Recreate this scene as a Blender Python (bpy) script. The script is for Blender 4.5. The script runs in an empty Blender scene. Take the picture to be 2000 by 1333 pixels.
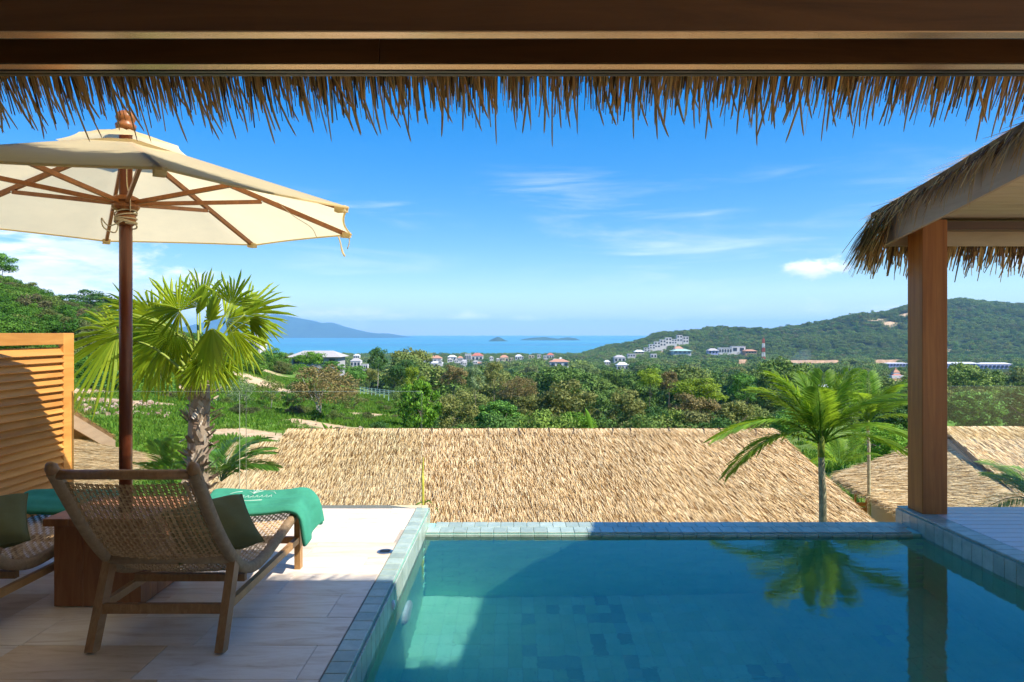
import bpy, math, random
import numpy as np
from mathutils import Vector, Matrix, Euler

random.seed(11)
R_ = np.random.default_rng(11)
S = bpy.context.scene
COL = S.collection
rad = math.radians

# ------------------------------------------------------------------ camera
F, CX, HY, EYE = 1333.0, 1004.0, 652.0, 1.63          # photograph: focal length and horizon in its pixels
cam_d = bpy.data.cameras.new('camera')
cam_d.sensor_width = 36.0
cam_d.lens = 36.0 * F / 2000.0
cam_d.shift_x = (1000.0 - CX) / 2000.0
cam_d.shift_y = (HY - 666.5) / 2000.0
cam_d.clip_start = 0.05
cam_d.clip_end = 60000
cam = bpy.data.objects.new('camera', cam_d)
cam.location = (0, 0, EYE)
cam.rotation_euler = (rad(90), 0, 0)
COL.objects.link(cam)
S.camera = cam

def P(px, py, d):
    """world point that stands d metres in front of the camera at a given place of the photograph"""
    return Vector(((px - CX) * d / F, d, EYE - (py - HY) * d / F))

# ------------------------------------------------------------------ light
SUN = Vector((0.87, -0.40, 1.0))
sun_el = math.atan2(SUN.z, math.hypot(SUN.x, SUN.y))
sun_az = math.atan2(SUN.x, SUN.y)
sl = bpy.data.lights.new('sun', 'SUN')
sl.energy = 2.4
sl.angle = rad(0.5)
sl.color = (1.0, 0.93, 0.82)
sl.cycles.is_caustics_light = True
so = bpy.data.objects.new('sun', sl)
so.rotation_euler = (-SUN).to_track_quat('-Z', 'Y').to_euler()
so.location = (20, -10, 30)
COL.objects.link(so)

W = bpy.data.worlds.new('World')
S.world = W
W.use_nodes = True
wn, wl = W.node_tree.nodes, W.node_tree.links
wn.clear()

def N(nodes, t, **kw):
    n = nodes.new(t)
    for k, v in kw.items():
        if k == 'ins':
            for a, b in v.items():
                n.inputs[a].default_value = b
        else:
            setattr(n, k, v)
    return n

def build_sky():
    def m(op, a, b=None, c=None, clamp=False):
        n = N(wn, 'ShaderNodeMath', operation=op, use_clamp=clamp)
        for i, v in enumerate((a, b, c)):
            if v is None: continue
            if isinstance(v, (int, float)): n.inputs[i].default_value = v
            else: wl.new(v, n.inputs[i])
        return n.outputs[0]
    def smooth(v, a, b, c=0.0, d=1.0):
        n = N(wn, 'ShaderNodeMapRange', interpolation_type='SMOOTHSTEP')
        wl.new(v, n.inputs[0])
        for i, q in enumerate((a, b, c, d)): n.inputs[i + 1].default_value = q
        return n.outputs[0]
    tc = N(wn, 'ShaderNodeTexCoord')
    sp = N(wn, 'ShaderNodeSeparateXYZ')
    wl.new(tc.outputs['Generated'], sp.inputs[0])
    az = m('ARCTAN2', sp.outputs[0], sp.outputs[1])
    hor = m('SQRT', m('ADD', m('MULTIPLY', sp.outputs[0], sp.outputs[0]), m('MULTIPLY', sp.outputs[1], sp.outputs[1])))
    el = m('DIVIDE', sp.outputs[2], m('MAXIMUM', hor, 0.02))
    sky = N(wn, 'ShaderNodeTexSky', sky_type='NISHITA')
    sky.sun_disc = False
    sky.sun_elevation = sun_el
    sky.sun_rotation = sun_az
    sky.altitude = 60
    sky.air_density = 1.0
    sky.dust_density = 0.1
    sky.ozone_density = 3.0
    hs = N(wn, 'ShaderNodeHueSaturation', ins={'Saturation': 1.50, 'Value': 0.765, 'Hue': 0.506})
    # soft shoulder on the sky's brightness, as the photograph's exposure has it
    sc_ = N(wn, 'ShaderNodeSeparateColor', mode='HSV'); cc_ = N(wn, 'ShaderNodeCombineColor', mode='HSV')
    wl.new(sky.outputs[0], sc_.inputs[0])
    v = m('MULTIPLY', m('SUBTRACT', 1.0, m('EXPONENT', m('MULTIPLY', sc_.outputs[2], -1 / 4.4))), 6.0)
    wl.new(sc_.outputs[0], cc_.inputs[0]); wl.new(sc_.outputs[1], cc_.inputs[1]); wl.new(v, cc_.inputs[2])
    wl.new(cc_.outputs[0], hs.inputs['Color'])
    def noise(sx, sy, sc, det, rough, off=0.0, dist=0.0):
        c = N(wn, 'ShaderNodeCombineXYZ')
        wl.new(m('MULTIPLY_ADD', az, sx, off), c.inputs[0])
        wl.new(m('MULTIPLY', el, sy), c.inputs[1])
        n = N(wn, 'ShaderNodeTexNoise', ins={'Scale': sc, 'Detail': det, 'Roughness': rough, 'Distortion': dist})
        wl.new(c.outputs[0], n.inputs['Vector'])
        return n.outputs[0]
    # thin cirrus streaks
    ci = smooth(noise(1.6, 13.0, 1.9, 7, 0.62, 4.1, 0.6), 0.47, 0.80)
    ci = m('MULTIPLY', ci, m('MULTIPLY', smooth(el, 0.035, 0.11), smooth(el, 0.30, 0.17)))
    ci = m('MULTIPLY', ci, smooth(noise(1.1, 3.0, 1.7, 2, 0.5, 9.6), 0.36, 0.60))
    ci = m('MULTIPLY', ci, 0.45)
    # low cumulus bank, heavier to the north west
    bank_n = noise(5.0, 16.0, 1.55, 9, 0.60, 2.0, 0.25)
    edge = m('MULTIPLY_ADD', smooth(az, -0.20, -0.66), 0.105, 0.028)
    lim = m('SUBTRACT', el, edge)
    bank = smooth(m('ADD', m('MULTIPLY', lim, -9.0), m('MULTIPLY', m('SUBTRACT', bank_n, 0.5), 3.0)), -0.12, 0.42)
    bank = m('MULTIPLY', bank, smooth(m('ADD', m('MULTIPLY', smooth(az, -0.12, -0.45), 0.42), noise(3.0, 2.0, 2.1, 4, 0.55, 7.3)), 0.52, 0.70))
    bank = m('MULTIPLY', bank, smooth(el, -0.004, 0.020, 0.15, 1.0))
    # single puffs
    pn = noise(26.0, 46.0, 1.5, 8, 0.58, 1.0)
    def puff(a0, e0, ra, re):
        u = m('DIVIDE', m('SUBTRACT', az, a0), ra)
        v = m('DIVIDE', m('SUBTRACT', el, e0), re)
        v = m('MAXIMUM', v, m('MULTIPLY', v, -1.7))
        r = m('SQRT', m('ADD', m('MULTIPLY', u, u), m('MULTIPLY', v, v)))
        return smooth(m('ADD', m('SUBTRACT', 1.0, r), m('MULTIPLY', m('SUBTRACT', pn, 0.5), 1.9)), 0.0, 0.75)
    pf = None
    for a0, e0, ra, re, k in ((0.412, 0.083, 0.046, 0.020, 1.0), (0.440, 0.087, 0.026, 0.018, .95), (-0.066, 0.024, 0.034, 0.011, 0.75),
                           (-0.16, 0.022, 0.075, 0.010, 0.6), (0.217, 0.019, 0.030, 0.008, 0.7), (0.265, 0.0165, 0.016, 0.005, 0.5),
                           (-0.30, 0.026, 0.03, .007, .4), (0.66, 0.085, 0.05, .03, .8), (0.03, 0.021, 0.06, .008, .5), (-0.22, .03, .06, .012, .5)):
        p = m('MULTIPLY', puff(a0, e0, ra, re), k)
        pf = p if pf is None else m('MAXIMUM', pf, p)
    mask = m('MAXIMUM', m('MAXIMUM', ci, m('MULTIPLY', bank, 0.93)), pf, clamp=True)
    shade = smooth(noise(6.0, 22.0, 1.4, 6, 0.6, 5.0), 0.35, 0.68)
    cm = N(wn, 'ShaderNodeMix', data_type='RGBA')
    wl.new(shade, cm.inputs[0])
    cm.inputs[6].default_value = (3.3, 3.7, 4.3, 1)
    cm.inputs[7].default_value = (5.4, 5.4, 5.4, 1)
    mx = N(wn, 'ShaderNodeMix', data_type='RGBA')
    wl.new(mask, mx.inputs[0])
    wl.new(hs.outputs[0], mx.inputs[6])
    wl.new(cm.outputs[2], mx.inputs[7])
    bg = N(wn, 'ShaderNodeBackground', ins={'Strength': 0.092})
    wl.new(mx.outputs[2], bg.inputs[0])
    out = N(wn, 'ShaderNodeOutputWorld')
    wl.new(bg.outputs[0], out.inputs[0])
build_sky()

vs = S.view_settings
S.display_settings.display_device = 'sRGB'
vs.view_transform = 'Standard'
vs.look = 'None'
vs.exposure = 1.82
vs.gamma = 1.0
vs.use_curve_mapping = False
S.cycles.use_denoising = True
S.cycles.use_adaptive_sampling = True
S.cycles.adaptive_threshold = 0.02
S.cycles.max_bounces = 10
S.cycles.diffuse_bounces = 5
S.cycles.glossy_bounces = 4
S.cycles.transmission_bounces = 6
S.cycles.transparent_max_bounces = 16
S.cycles.volume_bounces = 1
S.cycles.sample_clamp_indirect = 6.0
S.cycles.blur_glossy = 0.5

# ------------------------------------------------------------------ helpers
def setp(o, label=None, cat=None, group=None, kind=None):
    if label: o['label'] = label
    if cat: o['category'] = cat
    if group: o['group'] = group
    if kind: o['kind'] = kind
    return o

def thing(name, label, cat, loc=(0, 0, 0), rz=0.0, group=None, kind=None):
    o = bpy.data.objects.new(name, None)
    o.empty_display_size = 0.2
    COL.objects.link(o)
    o.location = loc
    o.rotation_euler = (0, 0, rz)
    return setp(o, label, cat, group, kind)

def link(name, me, parent=None, loc=(0, 0, 0), rot=(0, 0, 0), sc=(1, 1, 1), mat=None):
    o = bpy.data.objects.new(name, me)
    COL.objects.link(o)
    o.parent = parent
    o.location, o.rotation_euler, o.scale = loc, rot, sc
    if mat is not None:
        if not me.materials: me.materials.append(mat)
        if me.materials[0] != mat:
            o.material_slots[0].link = 'OBJECT'
            o.material_slots[0].material = mat
    return o

def mesh(name, V, Fc, mat=None, smooth=False):
    me = bpy.data.meshes.new(name)
    me.from_pydata([tuple(v) for v in V] if not isinstance(V, np.ndarray) else V.tolist(), [], Fc if isinstance(Fc, list) else Fc.tolist())
    if mat is not None: me.materials.append(mat)
    if smooth: me.shade_smooth()
    me.update()
    return me

class MB:
    """collects simple solids into one mesh"""
    def __init__(s): s.v, s.f = [], []
    def add(s, V, Fc):
        o = len(s.v)
        s.v += [tuple(p) for p in V]
        s.f += [tuple(i + o for i in f) for f in Fc]
        return s
    def box(s, a, b, bev=0.0):
        x0, y0, z0 = (min(a[i], b[i]) for i in range(3))
        x1, y1, z1 = (max(a[i], b[i]) for i in range(3))
        c = min(bev, (x1 - x0) * .45, (y1 - y0) * .45, (z1 - z0) * .45)
        if c <= 0:
            V = [(x0, y0, z0), (x1, y0, z0), (x1, y1, z0), (x0, y1, z0), (x0, y0, z1), (x1, y0, z1), (x1, y1, z1), (x0, y1, z1)]
            return s.add(V, [(3, 2, 1, 0), (4, 5, 6, 7), (0, 1, 5, 4), (1, 2, 6, 5), (2, 3, 7, 6), (3, 0, 4, 7)])
        V, idx = [], {}
        X, Y, Z = (x0, x1), (y0, y1), (z0, z1)
        for i in (0, 1):
            for j in (0, 1):
                for k in (0, 1):
                    sx, sy, sz = (c if i == 0 else -c), (c if j == 0 else -c), (c if k == 0 else -c)
                    idx[i, j, k, 'x'] = len(V); V.append((X[i], Y[j] + sy, Z[k] + sz))
                    idx[i, j, k, 'y'] = len(V); V.append((X[i] + sx, Y[j], Z[k] + sz))
                    idx[i, j, k, 'z'] = len(V); V.append((X[i] + sx, Y[j] + sy, Z[k]))
        q = lambda *t: tuple(idx[p] for p in t)
        Fc = []
        for i in (0, 1):
            f = q((i, 0, 0, 'x'), (i, 1, 0, 'x'), (i, 1, 1, 'x'), (i, 0, 1, 'x')); Fc.append(f if i else f[::-1])
            f = q((0, i, 0, 'y'), (1, i, 0, 'y'), (1, i, 1, 'y'), (0, i, 1, 'y')); Fc.append(f[::-1] if i else f)
            f = q((0, 0, i, 'z'), (1, 0, i, 'z'), (1, 1, i, 'z'), (0, 1, i, 'z')); Fc.append(f if i else f[::-1])
            for j in (0, 1):
                f = q((i, j, 0, 'x'), (i, j, 1, 'x'), (i, j, 1, 'y'), (i, j, 0, 'y')); Fc.append(f if i == j else f[::-1])
                f = q((i, 0, j, 'x'), (i, 0, j, 'z'), (i, 1, j, 'z'), (i, 1, j, 'x')); Fc.append(f if i == j else f[::-1])
                f = q((0, i, j, 'y'), (1, i, j, 'y'), (1, i, j, 'z'), (0, i, j, 'z')); Fc.append(f)
        for i in (0, 1):
            for j in (0, 1):
                for k in (0, 1):
                    f = q((i, j, k, 'x'), (i, j, k, 'y'), (i, j, k, 'z'))
                    Fc.append(f if (i + j + k) % 2 else f[::-1])
        return s.add(V, Fc)
    def bar(s, a, b, w, h, up=(0, 0, 1)):
        """straight bar from a to b, w across and h along 'up'"""
        a, b = Vector(a), Vector(b)
        t = (b - a).normalized()
        u = Vector(up)
        sd = t.cross(u)
        if sd.length < 1e-4: sd = t.cross(Vector((0, 1, 0)))
        sd.normalize(); u = sd.cross(t).normalized()
        V = []
        for p in (a, b):
            for x, z in ((-1, -1), (1, -1), (1, 1), (-1, 1)):
                V.append(p + sd * (x * w / 2) + u * (z * h / 2))
        return s.add(V, [(0, 1, 2, 3), (7, 6, 5, 4), (0, 4, 5, 1), (1, 5, 6, 2), (2, 6, 7, 3), (3, 7, 4, 0)])
    def tube(s, pts, r, seg=8, cap=True, flat=1.0):
        pts = [Vector(p) for p in pts]
        n = len(pts)
        rr = r if isinstance(r, (list, tuple)) else [r] * n
        o = len(s.v)
        prev = None
        for i, p in enumerate(pts):
            t = (pts[min(i + 1, n - 1)] - pts[max(i - 1, 0)]).normalized()
            if prev is None:
                a = Vector((0, 0, 1)) if abs(t.z) < .9 else Vector((1, 0, 0))
                u = (a - t * a.dot(t)).normalized()
            else:
                u = (prev - t * prev.dot(t)).normalized()
            prev = u
            w = t.cross(u)
            for k in range(seg):
                an = 2 * math.pi * k / seg
                s.v.append(tuple(p + u * (math.cos(an) * rr[i]) + w * (math.sin(an) * rr[i] * flat)))
        for i in range(n - 1):
            for k in range(seg):
                a, b = o + i * seg + k, o + i * seg + (k + 1) % seg
                s.f.append((a, b, b + seg, a + seg))
        if cap:
            s.f.append(tuple(o + k for k in range(seg))[::-1])
            s.f.append(tuple(o + (n - 1) * seg + k for k in range(seg)))
        return s
    def lathe(s, prof, c=(0, 0, 0), seg=20):
        o = len(s.v)
        for r, z in prof:
            for k in range(seg):
                a = 2 * math.pi * k / seg
                s.v.append((c[0] + r * math.cos(a), c[1] + r * math.sin(a), c[2] + z))
        for i in range(len(prof) - 1):
            for k in range(seg):
                a, b = o + i * seg + k, o + i * seg + (k + 1) % seg
                s.f.append((a, b, b + seg, a + seg))
        s.f.append(tuple(o + k for k in range(seg))[::-1])
        s.f.append(tuple(o + (len(prof) - 1) * seg + k for k in range(seg)))
        return s
    def prism(s, poly, axis, a, b):
        """polygon (2d points) extruded along an axis 0/1/2 from a to b"""
        n = len(poly)
        def mk(p, q):
            if axis == 0: return (q, p[0], p[1])
            if axis == 1: return (p[0], q, p[1])
            return (p[0], p[1], q)
        V = [mk(p, a) for p in poly] + [mk(p, b) for p in poly]
        Fc = [tuple(range(n))[::-1], tuple(range(n, 2 * n))] + [(i, (i + 1) % n, n + (i + 1) % n, n + i) for i in range(n)]
        return s.add(V, Fc)
    def mesh(s, name, mat, smooth=False):
        me = mesh(name, s.v, s.f, mat, smooth)
        import bmesh
        bm = bmesh.new(); bm.from_mesh(me)
        bmesh.ops.recalc_face_normals(bm, faces=bm.faces)
        bm.to_mesh(me); bm.free()
        return me
    def obj(s, name, mat, parent=None, smooth=False, **kw):
        return link(name, s.mesh(name, mat, smooth), parent, **kw)

def spline(pts, n):
    """catmull-rom through points, n samples"""
    pts = [Vector(p) for p in pts]
    q = [pts[0] * 2 - pts[1]] + pts + [pts[-1] * 2 - pts[-2]]
    out = []
    m_ = len(pts) - 1
    for i in range(n):
        t = i / (n - 1) * m_
        k = min(int(t), m_ - 1)
        u = t - k
        a, b, c, d = q[k:k + 4]
        out.append(.5 * ((2 * b) + (c - a) * u + (2 * a - 5 * b + 4 * c - d) * u * u + (3 * b - a - 3 * c + d) * u ** 3))
    return out

# ------------------------------------------------------------------ materials
def newmat(name):
    m = bpy.data.materials.new(name)
    m.use_nodes = True
    nt = m.node_tree
    return m, nt.nodes, nt.links, nt.nodes['Principled BSDF']

def pos_noise(nd, lk, scale, sc3=(1, 1, 1), det=6, rough=.6, dist=0., obj=False):
    if obj:
        g = N(nd, 'ShaderNodeTexCoord').outputs['Object']
    else:
        g = N(nd, 'ShaderNodeNewGeometry').outputs['Position']
    mp = N(nd, 'ShaderNodeMapping')
    mp.inputs['Scale'].default_value = sc3
    lk.new(g, mp.inputs[0])
    n = N(nd, 'ShaderNodeTexNoise', ins={'Scale': scale, 'Detail': det, 'Roughness': rough, 'Distortion': dist})
    lk.new(mp.outputs[0], n.inputs['Vector'])
    return n.outputs[0]

def ramp(nd, lk, fac, stops):
    r = N(nd, 'ShaderNodeValToRGB')
    e = r.color_ramp.elements
    while len(e) < len(stops): e.new(.5)
    for i, (p, c) in enumerate(stops):
        e[i].position = p
        e[i].color = (*c, 1)
    lk.new(fac, r.inputs[0])
    return r.outputs[0]

def mixc(nd, lk, fac, a, b, blend='MIX'):
    n = N(nd, 'ShaderNodeMix', data_type='RGBA', blend_type=blend)
    for i, v in ((0, fac), (6, a), (7, b)):
        if isinstance(v, (int, float)): n.inputs[i].default_value = v
        elif isinstance(v, tuple): n.inputs[i].default_value = (*v, 1)
        else: lk.new(v, n.inputs[i])
    return n.outputs[2]

def mth(nd, lk, op, a, b=0.0):
    n = N(nd, 'ShaderNodeMath', operation=op)
    for i, v in ((0, a), (1, b)):
        if isinstance(v, (int, float)): n.inputs[i].default_value = v
        else: lk.new(v, n.inputs[i])
    return n.outputs[0]

def bump(nd, lk, bs, h, strength, dist=.01):
    b = N(nd, 'ShaderNodeBump', ins={'Strength': strength, 'Distance': dist})
    lk.new(h, b.inputs['Height'])
    lk.new(b.outputs[0], bs.inputs['Normal'])

def wood(name, c0, c1, grain=(1, 1, 1), scale=14, rough=.5, vary=.25, spec=.4):
    m, nd, lk, bs = newmat(name)
    f = pos_noise(nd, lk, scale, grain, 8, .65, .8)
    f2 = pos_noise(nd, lk, scale * .22, grain, 3, .5, 1.5)
    c = ramp(nd, lk, f, [(.28, c0), (.5, tuple((a + b) / 2 for a, b in zip(c0, c1))), (.72, c1)])
    c = mixc(nd, lk, mth(nd, lk, 'MULTIPLY', f2, .45), c, tuple(x * .45 for x in c0))
    oi = N(nd, 'ShaderNodeObjectInfo')
    v = mth(nd, lk, 'ADD', mth(nd, lk, 'MULTIPLY', oi.outputs['Random'], vary), 1 - vary * .5)
    hs = N(nd, 'ShaderNodeHueSaturation')
    lk.new(c, hs.inputs['Color']); lk.new(v, hs.inputs['Value'])
    lk.new(hs.outputs[0], bs.inputs['Base Color'])
    bs.inputs['Roughness'].default_value = rough
    bs.inputs['Specular IOR Level'].default_value = spec
    bump(nd, lk, bs, f, .25, .003)
    return m

def island_mat(name, cols, rough=.7, trans=0.0, spec=.2, patch=0.0, patch_scale=.6, tcol=None, gloss=None):
    """colour differs from strand to strand / leaf to leaf"""
    m, nd, lk, bs = newmat(name)
    g = N(nd, 'ShaderNodeNewGeometry')
    r = g.outputs['Random Per Island']
    st = [((i + .5) / len(cols), c) for i, c in enumerate(cols)]
    c = ramp(nd, lk, r, st)
    if patch:
        pn = pos_noise(nd, lk, patch_scale, (1, 1, 1), 4, .6)
        hs = N(nd, 'ShaderNodeHueSaturation')
        lk.new(c, hs.inputs['Color'])
        lk.new(mth(nd, lk, 'ADD', mth(nd, lk, 'MULTIPLY', pn, 2 * patch), 1 - patch), hs.inputs['Value'])
        c = hs.outputs[0]
    oi = N(nd, 'ShaderNodeObjectInfo')
    hs = N(nd, 'ShaderNodeHueSaturation')
    lk.new(c, hs.inputs['Color'])
    lk.new(mth(nd, lk, 'ADD', mth(nd, lk, 'MULTIPLY', oi.outputs['Random'], .3), .85), hs.inputs['Value'])
    c = hs.outputs[0]
    lk.new(c, bs.inputs['Base Color'])
    bs.inputs['Roughness'].default_value = rough
    bs.inputs['Specular IOR Level'].default_value = spec
    if trans:
        out = nd['Material Output']
        t = N(nd, 'ShaderNodeBsdfTranslucent')
        if tcol: lk.new(mixc(nd, lk, .6, c, tcol), t.inputs[0])
        else: lk.new(c, t.inputs[0])
        mx = N(nd, 'ShaderNodeMixShader', ins={0: trans})
        lk.new(bs.outputs[0], mx.inputs[1]); lk.new(t.outputs[0], mx.inputs[2])
        lk.new(mx.outputs[0], out.inputs[0])
    return m

def plain(name, col, rough=.6, metal=0., spec=.4, nscale=0, namt=.15, bumpk=0.):
    m, nd, lk, bs = newmat(name)
    if nscale:
        f = pos_noise(nd, lk, nscale, (1, 1, 1), 6, .6)
        c = ramp(nd, lk, f, [(.3, tuple(x * (1 - namt) for x in col)), (.7, tuple(min(1, x * (1 + namt)) for x in col))])
        lk.new(c, bs.inputs['Base Color'])
        if bumpk: bump(nd, lk, bs, f, bumpk, .01)
    else:
        bs.inputs['Base Color'].default_value = (*col, 1)
    bs.inputs['Roughness'].default_value = rough
    bs.inputs['Metallic'].default_value = metal
    bs.inputs['Specular IOR Level'].default_value = spec
    return m

def stone_tile(name, c0, c1, scale=9, rough=.55, vary=.3, sat=1.0, wet=None):
    m, nd, lk, bs = newmat(name)
    f = pos_noise(nd, lk, scale, (1, 1, 1), 9, .7)
    c = ramp(nd, lk, f, [(.3, c0), (.68, c1)])
    oi = N(nd, 'ShaderNodeObjectInfo')
    hs = N(nd, 'ShaderNodeHueSaturation')
    lk.new(c, hs.inputs['Color'])
    lk.new(mth(nd, lk, 'ADD', mth(nd, lk, 'MULTIPLY', oi.outputs['Random'], vary), 1 - vary * .5), hs.inputs['Value'])
    lk.new(mth(nd, lk, 'ADD', mth(nd, lk, 'MULTIPLY', oi.outputs['Random'], .03), .485), hs.inputs['Hue'])
    sp = pos_noise(nd, lk, 60, (1, 1, 1), 3, .6)
    dark = ramp(nd, lk, sp, [(.26, (.35, .35, .35)), (.36, (1, 1, 1))])
    lk.new(mixc(nd, lk, 1.0, hs.outputs[0], dark, 'MULTIPLY'), bs.inputs['Base Color'])
    bs.inputs['Roughness'].default_value = rough
    bump(nd, lk, bs, f, .3, .004)
    return m

def travertine():
    m, nd, lk, bs = newmat('travertine')
    oi = N(nd, 'ShaderNodeObjectInfo')
    g = N(nd, 'ShaderNodeNewGeometry')
    ad = N(nd, 'ShaderNodeVectorMath', operation='ADD')
    cb = N(nd, 'ShaderNodeCombineXYZ')
    lk.new(mth(nd, lk, 'MULTIPLY', oi.outputs['Random'], 40.0), cb.inputs[1])
    lk.new(g.outputs['Position'], ad.inputs[0]); lk.new(cb.outputs[0], ad.inputs[1])
    mp = N(nd, 'ShaderNodeMapping'); mp.inputs['Scale'].default_value = (1.0, 5.5, 5)
    lk.new(ad.outputs[0], mp.inputs[0])
    n1 = N(nd, 'ShaderNodeTexNoise', ins={'Scale': 2.2, 'Detail': 9, 'Roughness': .62, 'Distortion': .9})
    lk.new(mp.outputs[0], n1.inputs[0])
    n2 = N(nd, 'ShaderNodeTexNoise', ins={'Scale': 14, 'Detail': 8, 'Roughness': .75})
    lk.new(mp.outputs[0], n2.inputs[0])
    c = ramp(nd, lk, n1.outputs[0], [(.25, (.52, .38, .25)), (.40, (.70, .60, .48)), (.58, (.80, .73, .64)), (.8, (.58, .47, .36))])
    pit = ramp(nd, lk, n2.outputs[0], [(.30, (.55, .45, .36)), (.40, (1, 1, 1))])
    c = mixc(nd, lk, .75, c, pit, 'MULTIPLY')
    tint = ramp(nd, lk, oi.outputs['Random'], [(0, (.86, .74, .60)), (.2, (1, .97, .94)), (.7, (1, .98, .96)), (.9, (.90, .87, .86)), (1, (.88, .72, .52))])
    c = mixc(nd, lk, 1.0, c, tint, 'MULTIPLY')
    lk.new(c, bs.inputs['Base Color'])
    bs.inputs['Roughness'].default_value = .42
    bs.inputs['Specular IOR Level'].default_value = .35
    bump(nd, lk, bs, n2.outputs[0], .15, .003)
    return m

def glass_pane():
    m, nd, lk, bs = newmat('balustrade_glass')
    nd.remove(bs)
    out = nd['Material Output']
    fr = N(nd, 'ShaderNodeFresnel', ins={'IOR': 1.5})
    t = N(nd, 'ShaderNodeBsdfTransparent', ins={'Color': (.965, .985, .975, 1)})
    g = N(nd, 'ShaderNodeBsdfGlossy', ins={'Roughness': .01})
    mx = N(nd, 'ShaderNodeMixShader')
    lk.new(mth(nd, lk, 'MULTIPLY', fr.outputs[0], .75), mx.inputs[0]); lk.new(t.outputs[0], mx.inputs[1]); lk.new(g.outputs[0], mx.inputs[2])
    lk.new(mx.outputs[0], out.inputs[0])
    return m

def pool_water():
    m, nd, lk, bs = newmat('pool_water')
    nd.remove(bs)
    out = nd['Material Output']
    g = N(nd, 'ShaderNodeBsdfGlass', ins={'IOR': 1.7, 'Roughness': 0.0, 'Color': (.80, .955, .975, 1)})
    f = pos_noise(nd, lk, 2.6, (1, 2.2, 1), 4, .55, .5)
    f2 = pos_noise(nd, lk, 16, (1, 2.0, 1), 3, .5, .3)
    h = mth(nd, lk, 'ADD', f, mth(nd, lk, 'MULTIPLY', f2, .10))
    b = N(nd, 'ShaderNodeBump', ins={'Strength': .07, 'Distance': .03})
    lk.new(h, b.inputs['Height']); lk.new(b.outputs[0], g.inputs['Normal'])
    lk.new(g.outputs[0], out.inputs[0])
    return m

def sea_mat():
    m, nd, lk, bs = newmat('sea')
    f = pos_noise(nd, lk, .0011, (.35, 1.6, 1), 6, .6, .6)
    c = ramp(nd, lk, f, [(.35, (.045, .21, .31)), (.52, (.06, .27, .38)), (.68, (.10, .35, .44))])
    lk.new(c, bs.inputs['Base Color'])
    lk.new(ramp(nd, lk, f, [(.35, (.32, .32, .32)), (.65, (.55, .55, .55))]), bs.inputs['Roughness'])
    bs.inputs['Specular IOR Level'].default_value = .22
    return m

def terrain_mat():
    m, nd, lk, bs = newmat('terrain')
    at = N(nd, 'ShaderNodeAttribute', attribute_name='soil')
    f = pos_noise(nd, lk, .35, (1, 1, 1), 9, .7)
    f2 = pos_noise(nd, lk, .06, (1, 1, 1), 6, .6)
    f3 = pos_noise(nd, lk, 2.2, (1, 1, 1), 6, .7)
    gr = ramp(nd, lk, f, [(.25, (.06, .14, .018)), (.5, (.10, .22, .026)), (.72, (.20, .30, .05))])
    gr = mixc(nd, lk, ramp(nd, lk, f2, [(.42, (0, 0, 0)), (.62, (.6, .6, .6))]), gr, (.24, .27, .07))
    so_ = ramp(nd, lk, f3, [(.25, (.44, .27, .14)), (.5, (.62, .43, .26)), (.75, (.74, .58, .40))])
    wd = N(nd, 'ShaderNodeAttribute', attribute_name='wooded')
    gr = mixc(nd, lk, wd.outputs['Fac'], gr, (.035, .060, .016))
    k = mth(nd, lk, 'ADD', at.outputs['Fac'], mth(nd, lk, 'MULTIPLY', mth(nd, lk, 'SUBTRACT', f, .5), 1.5))
    k = ramp(nd, lk, k, [(.38, (0, 0, 0)), (.6, (1, 1, 1))])
    lk.new(mixc(nd, lk, k, gr, so_), bs.inputs['Base Color'])
    bs.inputs['Roughness'].default_value = .95
    bs.inputs['Specular IOR Level'].default_value = .1
    bump(nd, lk, bs, f3, .6, .15)
    return m

def fabric(name, col, trans=0.0, weave=600, vary=.08, fuzz=0.):
    m, nd, lk, bs = newmat(name)
    f = pos_noise(nd, lk, 7, (1, 1, 1), 5, .6, obj=True)
    c = ramp(nd, lk, f, [(.3, tuple(x * (1 - vary) for x in col)), (.7, tuple(min(1, x * (1 + vary)) for x in col))])
    lk.new(c, bs.inputs['Base Color'])
    bs.inputs['Roughness'].default_value = .92
    bs.inputs['Specular IOR Level'].default_value = .15
    if fuzz:
        bs.inputs['Sheen Weight'].default_value = fuzz
        bs.inputs['Sheen Tint'].default_value = (*col, 1)
    n2 = pos_noise(nd, lk, weave, (1, 1, 1), 2, .5, obj=True)
    bump(nd, lk, bs, n2, .35, .002)
    if trans:
        out = nd['Material Output']
        t = N(nd, 'ShaderNodeBsdfTranslucent')
        lk.new(c, t.inputs[0])
        mx = N(nd, 'ShaderNodeMixShader', ins={0: trans})
        lk.new(bs.outputs[0], mx.inputs[1]); lk.new(t.outputs[0], mx.inputs[2])
        lk.new(mx.outputs[0], out.inputs[0])
    return m

def cord_wrap():
    m, nd, lk, bs = newmat('cord_wrapping')
    tc = N(nd, 'ShaderNodeUVMap')
    wv = N(nd, 'ShaderNodeTexWave', wave_type='BANDS', bands_direction='X', ins={'Scale': 1.0, 'Distortion': .6, 'Detail': 1})
    mp = N(nd, 'ShaderNodeMapping'); mp.inputs['Scale'].default_value = (36, 0, 0)
    lk.new(tc.outputs[0], mp.inputs[0]); lk.new(mp.outputs[0], wv.inputs[0])
    n = pos_noise(nd, lk, 30, (1, 1, 1), 4, .6)
    c = ramp(nd, lk, n, [(.3, (.38, .245, .13)), (.7, (.54, .37, .21))])
    c = mixc(nd, lk, .55, c, ramp(nd, lk, wv.outputs[0], [(.1, (.42, .42, .42)), (.6, (1, 1, 1))]), 'MULTIPLY')
    lk.new(c, bs.inputs['Base Color'])
    bs.inputs['Roughness'].default_value = .8
    bump(nd, lk, bs, wv.outputs[0], .7, .004)
    return m

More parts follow.
